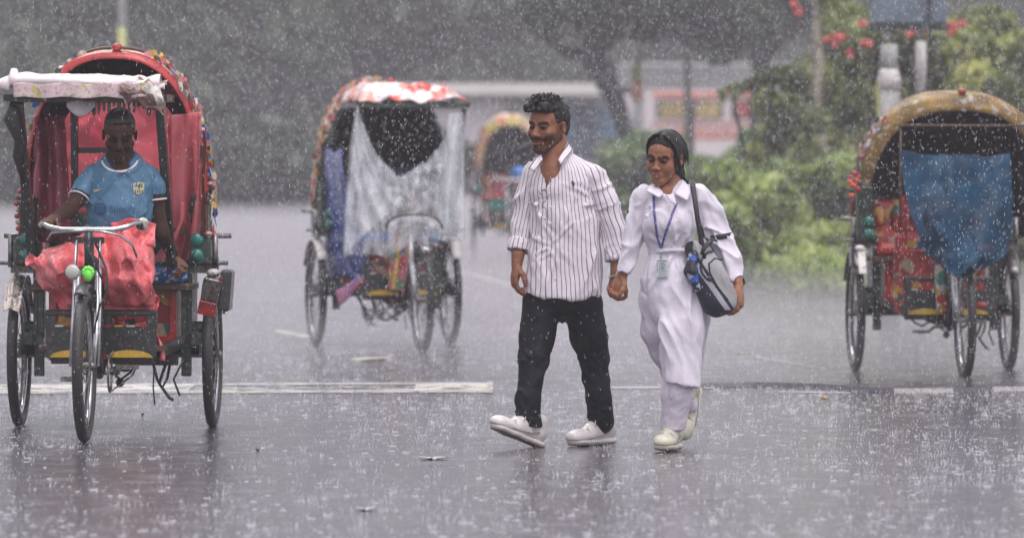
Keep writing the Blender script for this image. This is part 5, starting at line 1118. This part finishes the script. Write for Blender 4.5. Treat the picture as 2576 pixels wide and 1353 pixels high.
o = b.build('frame', M['ink'], gl); o.data.transform(Matrix.Translation(-Vector(gl.location)))
# ================= the walking woman
D0 = 25.55
wom = empty('person', (J(1690,0)[0], D0, 0), label='woman in a white uniform with a blue lanyard walking beside the man', cat='person')
SKW = (.31,.14,.08); bm = BM(); T_w, Rw = head(bm, J(1672,396,-.02), -25, 11, 5, .96, SKW, female=True)
s = SD(.005, .03); s.cone(J(1686,420,.03), J(1692,490,.04), .04, .05); s.cone(J(1632,498,.04), J(1752,498,.04), .045,.045); s.chain([J(1690,500,.03),J(1688,560,.02),J(1692,640,.03),J(1692,720,.03)], [.085,.095,.065,.1], flat=(.2,-.98,0), ff=1.4)
s.ell(J(1672,487,-.035), (.045,.03,.04)); s.chain([J(1618,500,.04),J(1594,600,.04),J(1569,692,.025)], [.034,.026,.02]); s.chain([J(1772,505,.04),J(1814,605,.04),J(1856,708,-.0)], [.036,.03,.022])
s.chain([J(1690,740,.05),J(1706,890,.02),J(1694,1078,.0)], [.045,.036,.03]); s.chain([J(1712,740,.02),J(1712,900,.14),J(1730,1010,.3)], [.04,.034,.03]); P, Q = sdmesh(s); bm.add(P, Q, skin=flat_color(P, SKW))
s = SD(.0027, .008); hand(s, J(1857,716,-.01), (.12,-.15,-1), (-1,.3,.1), (-.35,-1,.1), 26, .97); s.cone(J(1854,700,-.0), J(1858,720,-.01), .023,.022); P, Q = sdmesh(s, rl=0); bm.add(P, Q, skin=flat_color(P, (.36,.17,.095)))
s = SD(.0027, .008); hand(s, J(1566,690,.03), (-.3,.0,-1), (-.5,-.7,.2), (.2,-.7,.3), 38, .93); s.cone(J(1572,670,.03), J(1566,694,.03), .026,.022); P, Q = sdmesh(s, rl=0); bm.add(P, Q, skin=flat_color(P, (.33,.15,.085)))
bm.build('body', M['skin'], wom)
wh = [((0,.008,.05), (.077,.086,.079)), ((0,.026,.038), (.077,.095,.081)), ((.0,.07,-.01),(.07,.055,.08)), ((0,-.012,.07),(.062,.066,.036)), ((.045,.05,-.05),(.026,.036,.045)), ((.05,.065,-.09),(.02,.028,.04)), ((.062,.06,-.13),(.016,.02,.03)), ((.03,.075,-.1),(.035,.03,.07)), ((-.03,.075,-.08),(.035,.03,.07)), ((.071,-.012,.01),(.008,.02,.04)), ((.069,-.026,-.03),(.004,.008,.03)), ((-.07,-.015,.02),(.008,.02,.035))]
hair_on(T_w, Rw, wh, .002, 'hair', wom, cutf=lambda s: (s.ell((0,-.088,-.025), (.063,.085,.098), sub=True, k=.006), s.ell((0,-.1,.042),(.052,.052,.046), sub=True, k=.006), 0), seed=6)
def wet(q):
    sd = q.choice((-1,1)); y = q.uniform(-.06,.06); e = q.uniform(-.06,.01); return [(sd*.006,y-.01,.125),(sd*.03,y-.005,.117),(sd*.057,y,.094),(sd*.074,y+.015,.06),(sd*.08,y+.03,.02),(sd*(.074+q.uniform(-.004,.004)),y+.045+q.uniform(-.01,.02),e)]
strands(T_w, wom.children[-1], 130, 5, wet, .0021)
strands(T_w, wom.children[-1], 26, 8, lambda q: [(.06+q.uniform(-.01,.01),.05,-.08),(.07+q.uniform(-.01,.02),.06,-.12),(.075+q.uniform(-.02,.03),.06,-.15),(.08+q.uniform(-.02,.035),.055,-.165+q.uniform(-.01,.02))], .003)
# kameez, with falling front and side folds
s = SD(.0052, .035); ax = (.18,-.98,0)
s.cone(J(1628,492,.04), J(1756,493,.04), .05,.05, flat=ax, ff=1.05); s.chain([J(1690,478,.03),J(1687,520,.03),J(1686,570,.01),J(1692,622,.02),J(1694,642,.02)], [.06,.118,.126,.098,.1], flat=ax, ff=1.25, k=.03)
s.ell(J(1660,560,-.07), (.058,.05,.062), k=.04); s.ell(J(1716,560,-.06), (.056,.05,.062), k=.04)
s.chain([J(1694,642,.02),J(1694,700,.02),J(1700,770,.0)], [.1,.136,.122], flat=ax, ff=1.3, k=.03); s.chain([J(1712,730,-.03),J(1716,830,-.07),J(1716,972,-.09)], [.108,.094,.078], flat=ax, ff=1.5, k=.03)
s.cut(J(1716,966,-.09), (-.17,.0,-1)); s.cone(J(1679,497,-.09), J(1688,440,-.0), .012,.05, sub=True, k=.006)
P, Q = sdmesh(s, .023, 15, seed=12, dirs=[(.15,0,1),(-.3,0,1)], gat=[(.012, J(1692,630,-.08), .14, 12, 17, 1.57), (.013, J(1695,640,-.08), .22, 12, 18, -1.57), (.01, J(1745,540,-.06), .16, 8, 19, -2.4), (.01, J(1632,540,-.06), .14, 8, 20, -.8)]); bm = BM(); bm.add(P, Q)
for pts, rs, sd_ in (((J(1620,496,.04),J(1606,550,.045),J(1592,605,.04),J(1570,688,.02)), (.05,.048,.042,.032), 1), ((J(1762,498,.04),J(1790,545,.045),J(1814,604,.04),J(1836,655,.02),J(1853,703,-.0)), (.052,.054,.052,.044,.035), 2)):
    s = SD(.0046, .02); s.chain(pts, rs); v = pts[-1]-pts[-2]; s.cut(pts[-1], v); s.cone(pts[-1], pts[-1]+v*.4, .028,.028, sub=True, k=.004); P, Q = sdmesh(s, .017, 19, seed=20+sd_, dirs=[(1,.1,.6 if sd_ == 1 else -.7),(-.3 if sd_ == 1 else .4,0,-1)]); bm.add(P, Q)
dress = bm.build('kameez', M['uniform'], wom)
s = SD(.0052, .03); s.chain([J(1680,690,.03),J(1664,760,.04),J(1661,830,.07),J(1672,890,.11),J(1694,962,.16)], [.1,.095,.085,.062,.026], flat=ax, ff=1.2, k=.03); s.cut(J(1680,668), (0,0,1), .002)
P, Q = sdmesh(s, .017, 13, seed=66, dirs=[(.35,0,-1),(.8,0,-1)], gat=[(.012, J(1640,800,-.06), .2, 9, 67)]); bm = BM(); bm.add(P, Q); bm.build('salwar_fold', M['uniform2'], wom)
# trousers of the woman
s = SD(.0052, .025); s.chain([J(1704,740,.03),J(1708,820,.0),J(1706,890,-.02)], [.09,.08,.07]); s.chain([J(1684,760,.04),J(1690,880,.12)], [.07,.06]); s.chain([J(1706,880,-.02),J(1703,990,-.03),J(1693,1080,-.0)], [.078,.068,.054]); s.cut(J(1692,1082,-.03), (0,0,-1)); s.chain([J(1690,900,.12),J(1712,985,.22),J(1732,1030,.32)], [.06,.052,.05])
s.chain([J(1752,700,.07),J(1768,800,.08),J(1758,930,.08)], [.05,.035,.02], k=.02); P, Q = sdmesh(s, .014, 17, seed=31, dirs=[(.1,0,1),(1,.2,.5)]); bm = BM(); bm.add(P, Q); bm.build('trousers', M['uniform2'], wom)
lq = lambda pts, nm='collar', m='uniform': leafquad(pts, M[m], nm, dress, .005)
lq([J(1649,462,-.03),J(1624,480,-.08),J(1656,497,-.115),J(1668,487,-.09)]); lq([J(1716,452,.0),J(1694,486,-.09),J(1727,505,-.1),J(1742,478,-.04)]); lq([J(1672,490,-.11),J(1686,508,-.125),J(1700,516,-.12),J(1694,488,-.11)])
b = MB(); b.grid(lambda u, v: Vector(tuple(J(1688+36*math.cos(R(-15+210*u)), 468-11*v-2*math.sin(R(210*u)), .02+.065*math.sin(R(-15+210*u))))), 18, 3); b.build('collar_stand', M['uniform'], dress, thick=.004)
b = MB(); rr = lambda u, v: Vector(tuple(J(1745+26*math.cos(6.283*u), 491+5*math.sin(6.283*u)-3*v, .02-.055*math.sin(6.283*u))))
M['strapblack'] = mat('black_webbing', (.02,.017,.025), .5, 0, .2, 30, .3)
def band(cx, cy, rx, ry, h, dy, tilt, par, nm='armband'):
    b = MB(); b.grid(lambda u, v: Vector(tuple(J(cx+rx*math.cos(6.283*u), cy+tilt*math.cos(6.283*u)-h*v, dy-ry*math.sin(6.283*u)))), 24, 2); return b.build(nm, M['strapblack'], par, thick=.004)
band(1812, 602, 30.5, .057, 13, .04, -5, dress); b = MB(); b.box(tuple(J(1582,538,.045)), (.014,.05,.03), bev=.004); b.build('sleeve_band', M['strapblack'], dress)
b = MB(); sash = lambda u, v: Vector(tuple(J(1692+(59+2*math.sin(31*u))*math.cos(6.283*u), 634-9*v-3*math.cos(6.283*u)+1.5*math.sin(17*u), .02-(.1+.004*math.sin(43*u))*math.sin(6.283*u)))); b.grid(sash, 40, 3); b.build('sash', M['uniform'], dress, thick=.006)
# lanyard + card
M['lanyard'] = mat('blue_lanyard_ribbon', (.08,.085,.32), .4, 0, .2, 60, .2, c3=(.5,.5,.7)); M['card'] = mat('pale_id_card', (.62,.68,.68), .2, 0, .1, 20, 0, coat=.5); M['cardink'] = mat('card_print', (.22,.24,.3), .4, 0, .1, 20, 0)
def ribbon(pts, w_, surf, nm, par, m):
    ps = []
    for i in range(len(pts)-1):
        for k in range(8): t = k/8; ps.append((pts[i][0]*(1-t)+pts[i+1][0]*t, pts[i][1]*(1-t)+pts[i+1][1]*t))
    ps.append(pts[-1]); c = project([J(x, y) for x, y in ps], surf, lift=.004); e = project([J(x+w_, y+w_*.25) for x, y in ps], surf, lift=.004)
    for _ in range(3):
        for q in (c, e): 
            for i in range(1, len(q)-1): q[i].y = min(q[i].y, (q[i-1].y+q[i+1].y)/2+.001)
    b = MB(); n = len(c); b.add(c+e, [(i, i+1, n+i+1, n+i) for i in range(n-1)]); return b.build(nm, m, par, thick=.0015)
la = ribbon([(1640,470),(1641,530),(1648,590),(1658,622)], 6, dress, 'lanyard', wom, M['lanyard'])
q = ribbon([(1699,508),(1688,535),(1672,580),(1660,622)], 5.5, dress, 'lanyard_strap', la, M['lanyard'])
b = MB(); b.tube(project([J(1661,620),J(1661,640),J(1663,655)], dress, lift=.006), .0025, 5); b.ell(project([J(1661,634)], dress, lift=.008)[0], (.005,.004,.009), 6); b.build('clip', M['chrome'], la)
cd = project([J(1650,652),J(1680,652),J(1680,697),J(1650,697)], dress, lift=.008); ym = min(p.y for p in cd)
for p in cd: p.y = ym
b = MB(); b.add(cd, [(0,1,2,3)], 0, False); card = b.build('id_card', M['card'], la, thick=.002)
b = MB()
for (x, y, w_, h_) in ((1653,655,22,2.2),(1658,661,12,1.2),(1653,679,24,1),(1653,684,20,.8),(1656,689,18,.8),(1653,694,24,.8),(1651.5,670,1.2,24)): b.box(tuple(J(x+w_/2, y, ym-D0-.003)), (w_/560, .0008, h_/560))
b.tube([J(1665+8*math.cos(a), 669+7*math.sin(a), ym-D0-.003) for a in [6.283*i/16 for i in range(16)]], .0012, 4, closed=True); b.ell(J(1665,670,ym-D0-.003), (.006,.001,.007), 8); b.build('printing', M['cardink'], la)
sneaker(wom, np.array([J(1694,0)[0], 25.62, .003]), -14, -1, 2, M['shoecream'], .25)
sneaker(wom, J(1752,1004,.42)+np.array([0,0,.0]), -16, 62, 6, M['shoecream'], .25)
parts_local(wom)
for g in [x for c in wom.children for y in c.children for x in y.children]: g.data.transform(Matrix.Translation(-Vector(wom.location)))
parts_clean(wom)
# bag on her shoulder
bag = empty('shoulder_bag', tuple(J(1800,720,-.0)), label='black and grey shoulder bag hanging at the hip of the woman', cat='bag')
s = SD(.005, .02); A1 = (.25,-.95,0); s.chain([J(1762,628,-.06),J(1775,690,-.08),J(1800,755,-.09)], [.07,.085,.075], flat=A1, ff=1.5); s.chain([J(1790,640,-.05),J(1820,700,-.07),J(1825,758,-.08)], [.05,.07,.05], flat=A1, ff=1.5); s.cut(J(1765,600), (-.3,0,1)); s.cut(J(1742,700), (-1,0,-.28)); s.cut(J(1806,803), (-.5,0,-1)); s.cut(J(1812,802), (.75,0,-1)); s.cut(J(1852,740),(1,0,.5))
s.h = .0034; P, Q = sdmesh(s, .006, 12, seed=41, dirs=[(.5,0,-1)]); bm = BM()
fx = P[:,0]*F/D0+HX; fy = HY+(EYE-P[:,2])*F/D0; sd1 = fy-(646+(fx-1750)*1.42); C = flat_color(P, (.012,.014,.03))
def put(m, c): C[m] = c
put((sd1 < -6) & (sd1 > -75), (.36,.36,.36)); put((sd1 > 8) & (sd1 < 30) & (fy < 778) & (fy > 655), (.5,.5,.56)); put((np.abs((fx-1790)**2/900+(fy-668)**2/1300-1) < .22) & (fx < 1792), (.02,.018,.026)); put(fx < 1742, (.02,.02,.03))
bm.add(P, Q, skin=C); t = NT('black_and_grey_bag_fabric'); at = t.n('Attribute'); at.attribute_name = 'skin'; t.l(at.outputs['Color'], t.p.inputs['Base Color']); t.set(Roughness=.42); t.bump(t.noise(28,4), .4, .006)
bm.build('pouch', t.m, bag)
b = MB(); b.tube([J(x, y, dy) for x, y, dy in ((1742,462,.02),(1743,472,-.05),(1746,500,-.1),(1752,545,-.115),(1760,590,-.11),(1765,622,-.1),(1768,650,-.12))], .0115, 8, flat=.35); b.tube([J(x, y, dy) for x, y, dy in ((1742,462,.02),(1748,470,.09),(1760,540,.12),(1775,640,.03))], .0115, 8, flat=.35); b.build('strap', M['strapblack'], bag)
b = MB(); b.tube([J(x, y, dy) for x, y, dy in ((1764,640,-.15),(1768,622,-.15),(1790,600,-.12),(1800,604,-.1))], .011, 8, flat=.4); b.build('handle', M['strapblack'], bag); b = MB(); b.tube([J(x, y, dy) for x, y, dy in ((1852,690,-.0),(1868,700,.03),(1873,712,.03),(1866,722,.0))], .009, 8, flat=.5); b.build('handle', M['strapblack'], bag); b = MB(); b.tube([J(x, y, -.16) for x, y in ((1815,652),(1795,648),(1780,662),(1783,685),(1805,725),(1828,752))], .0075, 6, flat=.6); b.build('piping', M['strapblack'], bag)
s_ = SD(.004, .012); s_.chain([J(1744,640,-.12), J(1738,680,-.13), J(1752,722,-.13)], [.018,.03,.018]); P, Q = sdmesh(s_, .012, 24, seed=44, dirs=[(.3,0,1),(1,0,.3)]); bm = BM(); bm.add(P, Q)
bm.build('side_pocket', patch_mat('crumpled_blue_and_clear_plastic', [(.02,.02,.04),(.03,.03,.05),(.04,.12,.5),(.02,.02,.03),(.45,.5,.6),(.03,.03,.06)], 40, .15), bag)
for ch in bag.children: ch.data.transform(Matrix.Translation(-Vector(bag.location)))
# ================= the rickshaw puller
D0 = 27.35
pul = empty('person', (J(300,0)[0], D0, .78), label='rickshaw puller in a sky blue jersey sitting under the hood of the left rickshaw', cat='person')
SKP = (.055,.03,.024); grip = A.matrix_basis@Vector((-.232,-WB+.3,.99)); seat_e = A.matrix_basis@Vector((.31,-.26,.775))  # skin colour darkened to carry the hood's shade; hands coloured lighter
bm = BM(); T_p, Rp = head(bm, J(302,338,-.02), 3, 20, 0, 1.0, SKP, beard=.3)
s = SD(.005, .03); s.cone(J(303,370,.02), J(302,425,.04), .058, .066); s.cone(J(240,452,.04), J(366,452,.04), .042,.042); s.chain([J(303,440,.04),J(300,500,.02),J(292,600,.04)], [.12,.135,.13], flat=(0,1,0), ff=1.4)
eL = J(176,530,-.12); wL = np.array(grip)+np.array([.04,.1,.03]); s.chain([J(230,450,.04), J(203,495,-.02), eL, wL], [.038,.038,.036,.026]); eR = J(404,585,.04); wR = np.array(seat_e)+np.array([-.0,-.0,.055]); s.chain([J(375,450,.04), J(391,500,.04), eR, wR], [.038,.038,.036,.026])
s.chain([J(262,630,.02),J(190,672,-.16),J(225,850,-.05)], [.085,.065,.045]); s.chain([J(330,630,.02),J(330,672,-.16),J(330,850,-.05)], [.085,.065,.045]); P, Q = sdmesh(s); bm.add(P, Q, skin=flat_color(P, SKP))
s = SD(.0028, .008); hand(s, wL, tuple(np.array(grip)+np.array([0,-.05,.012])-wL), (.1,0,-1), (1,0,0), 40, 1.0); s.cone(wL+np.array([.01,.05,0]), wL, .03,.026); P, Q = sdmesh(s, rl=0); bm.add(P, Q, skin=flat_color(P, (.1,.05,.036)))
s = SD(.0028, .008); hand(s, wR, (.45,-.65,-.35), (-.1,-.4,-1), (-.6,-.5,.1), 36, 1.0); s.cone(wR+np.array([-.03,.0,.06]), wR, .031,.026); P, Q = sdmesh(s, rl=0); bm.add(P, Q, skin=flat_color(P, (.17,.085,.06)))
bm.build('body', M['skin'], pul)
hair_on(T_p, Rp, [((0,.022,.041), (.0755,.095,.081)), ((0,.055,.0),(.067,.054,.07)), ((0,-.015,.078),(.058,.066,.034))], .0015, 'hair', pul, cutf=lambda s: (s.ell((0,-.09,.0), (.1,.08,.078), sub=True, k=.008), s.cone((-.12,.01,-.01),(.12,.01,-.01),.036,.036,sub=True,k=.006)), seed=4)
s = SD(.0052, .03); s.cone(J(234,443,.04), J(372,443,.04), .05,.05); s.chain([J(303,418,.04),J(303,470,.03),J(300,530,.0),J(290,610,.02)], [.09,.155,.15,.145], flat=(0,1,0), ff=1.35)
s.cone(J(302,405,-.1), J(302,380,.0), .05,.072, sub=True, k=.005); s.ell(J(302,415,-.07), (.06,.05,.034), sub=True, k=.006); P, Q = sdmesh(s, .014, 13, seed=51, dirs=[(.6,0,1),(-.7,0,1)], gat=[(.01, J(345,560,-.06), .2, 9, 57, 2.0), (.009, J(232,500,-.05), .14, 7, 58, -.6)]); bm = BM(); bm.add(P, Q)
for pts, rs in (((J(232,442,.04),J(215,470,.02),J(199,502,-.03)), (.05,.054,.054)), ((J(374,442,.04),J(386,470,.04),J(390,505,.04)), (.05,.052,.052))):
    s = SD(.0048, .02); s.chain(pts, rs); v = pts[-1]-pts[-2]; s.cut(pts[-1], v); s.cone(pts[-1]-v*.1, pts[-1]+v*.9, .052,.052, sub=True, k=.004); P, Q = sdmesh(s, .009, 18, seed=55, dirs=[(1,0,.5)]); bm.add(P, Q)
jer = bm.build('jersey', M['bluejersey'], pul)
b = MB(); b.tube([project([J(302+46*math.cos(a), 398+34*math.sin(a))], jer, lift=.002)[0] for a in [R(12+156*i/24) for i in range(25)]], .006, 6); b.build('neck_band', M['lilac'], jer)
def hemband(pts, nm):
    b = MB(); b.tube(project(pts, jer, lift=.002), .0045, 6); b.build(nm, M['lilac'], jer)
for p0, p1, r_ in ((J(215,470,.02), J(199,502,-.03), .0545), (J(386,470,.04), J(390,505,.04), .0525)):
    v = Vector(tuple(p1-p0)).normalized(); u = v.orthogonal().normalized(); w2 = v.cross(u); b = MB(); b.tube([Vector(tuple(p1))-v*.004+(u*math.cos(a)+w2*math.sin(a))*r_ for a in [6.283*i/28 for i in range(28)]], .0045, 6, closed=True); b.build('sleeve_hem', M['lilac'], jer)
# marks on the jersey: swoosh, shield crest, sponsor wording
cr = lambda x, y: ((x/1.5916)/1.59, (150+y/1.5916)/1.59)     # crop -> photo units
JJ = lambda x, y: J(*cr(x, y))
decal('swoosh_mark', [([JJ(x, y) for x, y in ((598,968),(602,965),(612,970),(630,968),(660,960),(632,978),(612,986),(603,984))], 0)], jer, jer, [mat('pale_gold_print', (.5,.4,.25), .4, 0, .1, 10, 0)])
cm_ = [mat('crest_gold', (.55,.5,.22), .4, 0, .1, 10, 0), mat('crest_navy', (.03,.04,.1), .4, 0, .1, 10, 0), mat('crest_white', (.5,.55,.5), .4, 0, .1, 10, 0)]
sh = [(855,928),(890,920),(925,928),(922,965),(915,985),(890,1000),(862,988),(854,962)]
decal('club_crest', [([JJ(x, y) for x, y in sh], 0)], jer, jer, cm_, .003)
decal('club_crest_detail', [([JJ(x, y) for x, y in ((862,934),(887,928),(887,955),(862,955))], 2), ([JJ(x, y) for x, y in ((871,930),(878,929),(878,955),(871,955))], 1), ([JJ(x, y) for x, y in ((862,940),(887,940),(887,947),(862,947))], 1), ([JJ(x, y) for x, y in ((893,928),(899,929),(899,955),(893,955))], 1), ([JJ(x, y) for x, y in ((905,930),(911,931),(911,955),(905,955))], 1), ([JJ(x, y) for x, y in ((860,960),(918,960),(918,966),(860,966))], 2)]+[([JJ(x, y) for x, y in ((q,970),(q+6,970),(q+6,990),(q,988))], 1) for q in (866,880,894,908)], jer, jer, cm_, .0045)
spr = mat('dark_blue_print', (.025,.09,.22), .45, 0, .1, 10, 0)
decal('round_print', [([JJ(645+42*math.cos(a), 1090+42*math.sin(a)) for a in [6.283*i/20 for i in range(20)]], 0)], jer, jer, [spr])
decal('round_print_waves', [([JJ(622+t*46, 1072+k*16-4*math.sin(math.pi*t)) for t in (0,.25,.5,.75,1)]+[JJ(622+t*46, 1079+k*16-4*math.sin(math.pi*t)) for t in (1,.75,.5,.25,0)], 0) for k in range(3)], jer, jer, [M['bluejersey']], .0045)
tc_ = bpy.data.curves.new('t', 'FONT'); tc_.body = 'Spotify'; tc_.size = 1; to = bpy.data.objects.new('t', tc_); COL.objects.link(to); bpy.context.view_layer.update()
tm = bpy.data.meshes.new_from_object(to.evaluated_get(bpy.context.evaluated_depsgraph_get())); bpy.data.objects.remove(to); wv = max(v.co.x for v in tm.vertices)
pj = project([JJ(705+v.co.x/wv*170, 1108-v.co.y*58) for v in tm.vertices], jer, lift=.003)
for v, p in zip(tm.vertices, pj): v.co = p
link('sponsor_wording', tm, spr, jer)
# red plastic sheet wrapped round the lap and legs
top = [(82,648),(112,634),(150,620),(190,597),(225,578),(270,566),(320,564),(355,580),(385,598),(392,640),(396,690)]
bot = [(86,660),(100,705),(130,742),(152,772),(176,792),(205,815),(250,850),(300,868),(345,862),(380,846),(398,760)]
def wrap(u, v):
    k = u*(len(top)-1); i = min(int(k), len(top)-2); f = k-i; f = f*f*(3-2*f)
    t = (top[i][0]*(1-f)+top[i+1][0]*f, top[i][1]*(1-f)+top[i+1][1]*f); q = (bot[i][0]*(1-f)+bot[i+1][0]*f, bot[i][1]*(1-f)+bot[i+1][1]*f)
    x = t[0]*(1-v)+q[0]*v; y = t[1]*(1-v)+q[1]*v; kn = math.exp(-((x-180)/60)**2)+math.exp(-((x-330)/60)**2)
    dy = -.1-.19*kn*math.exp(-((y-672)/70)**2)-.1*max(0,math.sin(math.pi*min(1,v*1.3)))**.5; dy = max(dy, -.36); fo = .022*math.sin(x/13+2.2*math.sin(y/60)+v*3)+.014*math.sin(x/6.3-y/21)+.035*nz1(x/42, y/42, 1)+.012*nz1(x/14, y/18, 4, 2)
    if y > 765: dy = max(dy, -.16) ; fo *= .5
    return Vector(tuple(J(x+2.5*nz1(y/20, 2, 0, 5), y+3*nz1(x/16, 4, 0, 6), dy+fo)))
M['redwrap'] = mat('wet_red_plastic_sheet', (.86,.17,.18), .3, 0, .2, 6, .7, .02, c3=(.86,.24,.25), coat=.15)
b = MB(); b.grid(wrap, 110, 84); wr_ = crumple(b.build('plastic_wrap', M['redwrap'], pul, thick=.002), .03, 10, [(.15,0,1),(-.8,0,.6)], 21, 2.4)
b = MB(); b.grid(lambda u, v: Vector(tuple(J(372+10*v+(18+14*v)*(u-.1)+10*math.sin(2*v), 812+84*v+10*u*v, -.1-.03*math.sin(7*u+3*v)))), 12, 18); crumple(b.build('trailing_corner', M['redwrap'], wr_, thick=.002), .015, 14, [(.3,0,1)], 22)
b = MB(); b.grid(lambda u, v: Vector(tuple(J(285+110*u, 562+60*v-14*math.sin(math.pi*u), -.14-.05*math.sin(math.pi*u)+.02*math.sin(14*u+5*v)))), 26, 14); crumple(b.build('bunched_waist', M['redwrap'], wr_, thick=.002), .02, 14, [(1,0,.3)], 23)
parts_local(pul); parts_clean(pul)
# ---------------------------------------------------------------- rain, splashes, haze
def tri_mesh(name, V, Fc):
    me = bpy.data.meshes.new(name); n = len(Fc); me.vertices.add(len(V)); me.vertices.foreach_set('co', V.ravel()); k = Fc.shape[1]
    me.loops.add(n*k); me.polygons.add(n); me.loops.foreach_set('vertex_index', Fc.ravel().astype(np.int32))
    me.polygons.foreach_set('loop_start', np.arange(n, dtype=np.int32)*k); me.polygons.foreach_set('loop_total', np.full(n, k, np.int32)); me.update(calc_edges=True); return me
t = NT('raindrop_water'); t.set(Roughness=.08, IOR=1.33); t.p.inputs['Base Color'].default_value = (.95,.95,.98,1)
tr = t.n('BsdfTranslucent'); tr.inputs[0].default_value = (.95,.95,1,1); mx = t.n('MixShader', Fac=.5); t.l(t.p.outputs[0], mx.inputs[1]); t.l(tr.outputs[0], mx.inputs[2])
tp_ = t.n('BsdfTransparent'); m2_ = t.n('MixShader', Fac=.15); t.l(mx.outputs[0], m2_.inputs[1]); t.l(tp_.outputs[0], m2_.inputs[2]); t.l(m2_.outputs[0], t.o.inputs[0]); M['drop'] = t.m
M['splash'] = M['drop'].copy(); M['splash'].name = 'splash_water'; M['splash'].node_tree.nodes[m2_.name].inputs[0].default_value = .62
def rain(n, seed):
    rg = np.random.default_rng(seed); d = (rg.uniform(0,1,n)*(50.**3-22.5**3)+22.5**3)**(1/3.)
    hw = .105*d+.5; x = rg.uniform(-1,1,n)*hw; z = rg.uniform(0, 1, n)*(EYE+.036*d+.3)
    C = np.stack([x, d, z], 1); r = rg.uniform(.0006,.00135,n)*np.clip(d/27, .8, 1.3); L = r*rg.uniform(2.5,8.5,n); til = rg.normal(-.06,.07,n)
    a = np.stack([til, rg.normal(0,.05,n), np.ones(n)], 1); a /= np.linalg.norm(a, axis=1, keepdims=True)
    z0 = np.zeros_like(r); V = np.stack([C+a*L[:,None], C+np.stack([r,z0,z0],1), C+np.stack([z0,r,z0],1), C-np.stack([r,z0,z0],1), C-np.stack([z0,r,z0],1), C-a*L[:,None]], 1)
    Fo = np.array([(0,1,2),(0,2,3),(0,3,4),(0,4,1),(5,2,1),(5,3,2),(5,4,3),(5,1,4)])
    return V.reshape(-1,3), (Fo[None]+np.arange(n)[:,None,None]*6).reshape(-1,3)
V, Fc = rain(120000, 1); link('falling_rain', tri_mesh('rain', V, Fc), M['drop'], kind='stuff', label='heavy rain drops falling across the whole street', cat='rain')
def splashes(n, seed):
    rg = np.random.default_rng(seed); Vs = []; Fs = []; b = 0
    y0, y1 = 18.5, 70.; u = rg.uniform(0,1,n); d = 1/(1/y0+(1/y1-1/y0)*u**1.1)
    x = rg.uniform(-1,1,n)*(.1*d+.6)
    dens = vnoise(np.stack([x*.8, d*.5, d*0], 1), 9); ok = (dens+rg.uniform(-.9,.9,n) > -.1) & (rg.uniform(0,1,n) < np.clip((d-17)/9, .25, 1)); x = x[ok]; d = d[ok]
    for cx, cy in zip(x, d):
        big = rg.random() < .2; k = rg.integers(4,8) if big else rg.integers(1,4); R0 = rg.uniform(.012,.028) if big else rg.uniform(.003,.012); H = rg.uniform(.012,.032) if big else rg.uniform(.004,.016)
        for j in range(k):
            a = rg.uniform(0,6.28); ux, uy = math.cos(a), math.sin(a); bx, by = cx+ux*R0, cy+uy*R0; h = H*rg.uniform(.5,1.2); wd = rg.uniform(.0012,.0026)
            tx, ty = bx+ux*h*.5, by+uy*h*.5
            Vs += [(bx-uy*wd, by+ux*wd, .0), (bx+uy*wd, by-ux*wd, .0), (bx+ux*wd, by+uy*wd, 0), (tx, ty, h)]; Fs += [(b,b+1,b+3),(b+1,b+2,b+3),(b+2,b,b+3)]; b += 4
            if big or rg.random() < .3:
                q = rg.uniform(.0015,.003); px, py, pz = tx+ux*rg.uniform(0,.02), ty, h+rg.uniform(.0,.02)
                Vs += [(px-q,py,pz),(px+q,py,pz),(px,py,pz+q*2),(px,py+q,pz-q)]; Fs += [(b,b+1,b+2),(b,b+3,b+1),(b+1,b+3,b+2),(b+2,b+3,b)]; b += 4
        if rg.random() < .15:                        # low ripple ring
            rr = rg.uniform(.006,.018); m = 8; i0 = b; hh = rg.uniform(.0015,.0035)
            for j in range(m):
                a = 6.283*j/m; Vs += [(cx+rr*math.cos(a), cy+rr*math.sin(a), 0), (cx+(rr-.003)*math.cos(a), cy+(rr-.003)*math.sin(a), hh)]
            for j in range(m): p = i0+2*j; q = i0+2*((j+1)%m); Fs += [(p,q,q+1),(p,q+1,p+1)]
            b += 2*m
    return np.array(Vs, float), np.array(Fs)
V, Fc = splashes(34000, 2); link('rain_splashes', tri_mesh('splashes', V, Fc), M['splash'], kind='stuff', label='countless small rain splashes jumping from the wet road', cat='splashes')
def vol(name, lo, hi, dens, col, **k):
    b = MB(); b.box([(p+q)/2 for p, q in zip(lo, hi)], [q-p for p, q in zip(lo, hi)]); m = bpy.data.materials.new(name); m.use_nodes = True; t = m.node_tree; t.nodes.clear()
    v = t.nodes.new('ShaderNodeVolumePrincipled'); v.inputs['Density'].default_value = dens; v.inputs['Color'].default_value = (*col, 1); v.inputs['Anisotropy'].default_value = .2
    o = t.nodes.new('ShaderNodeOutputMaterial'); t.links.new(v.outputs[0], o.inputs['Volume']); return b.build(name, m, **k)
vol('haze', (-165,-25,-1), (165,430,16.5), HAZE, (.95,.93,.96), kind='stuff', label='grey rain haze filling the street', cat='haze')
vol('spray_mist', (-160,33,-.9), (160,118,.3), MIST, (.97,.94,.985), kind='stuff', label='low bright spray mist lying on the far part of the road', cat='mist')
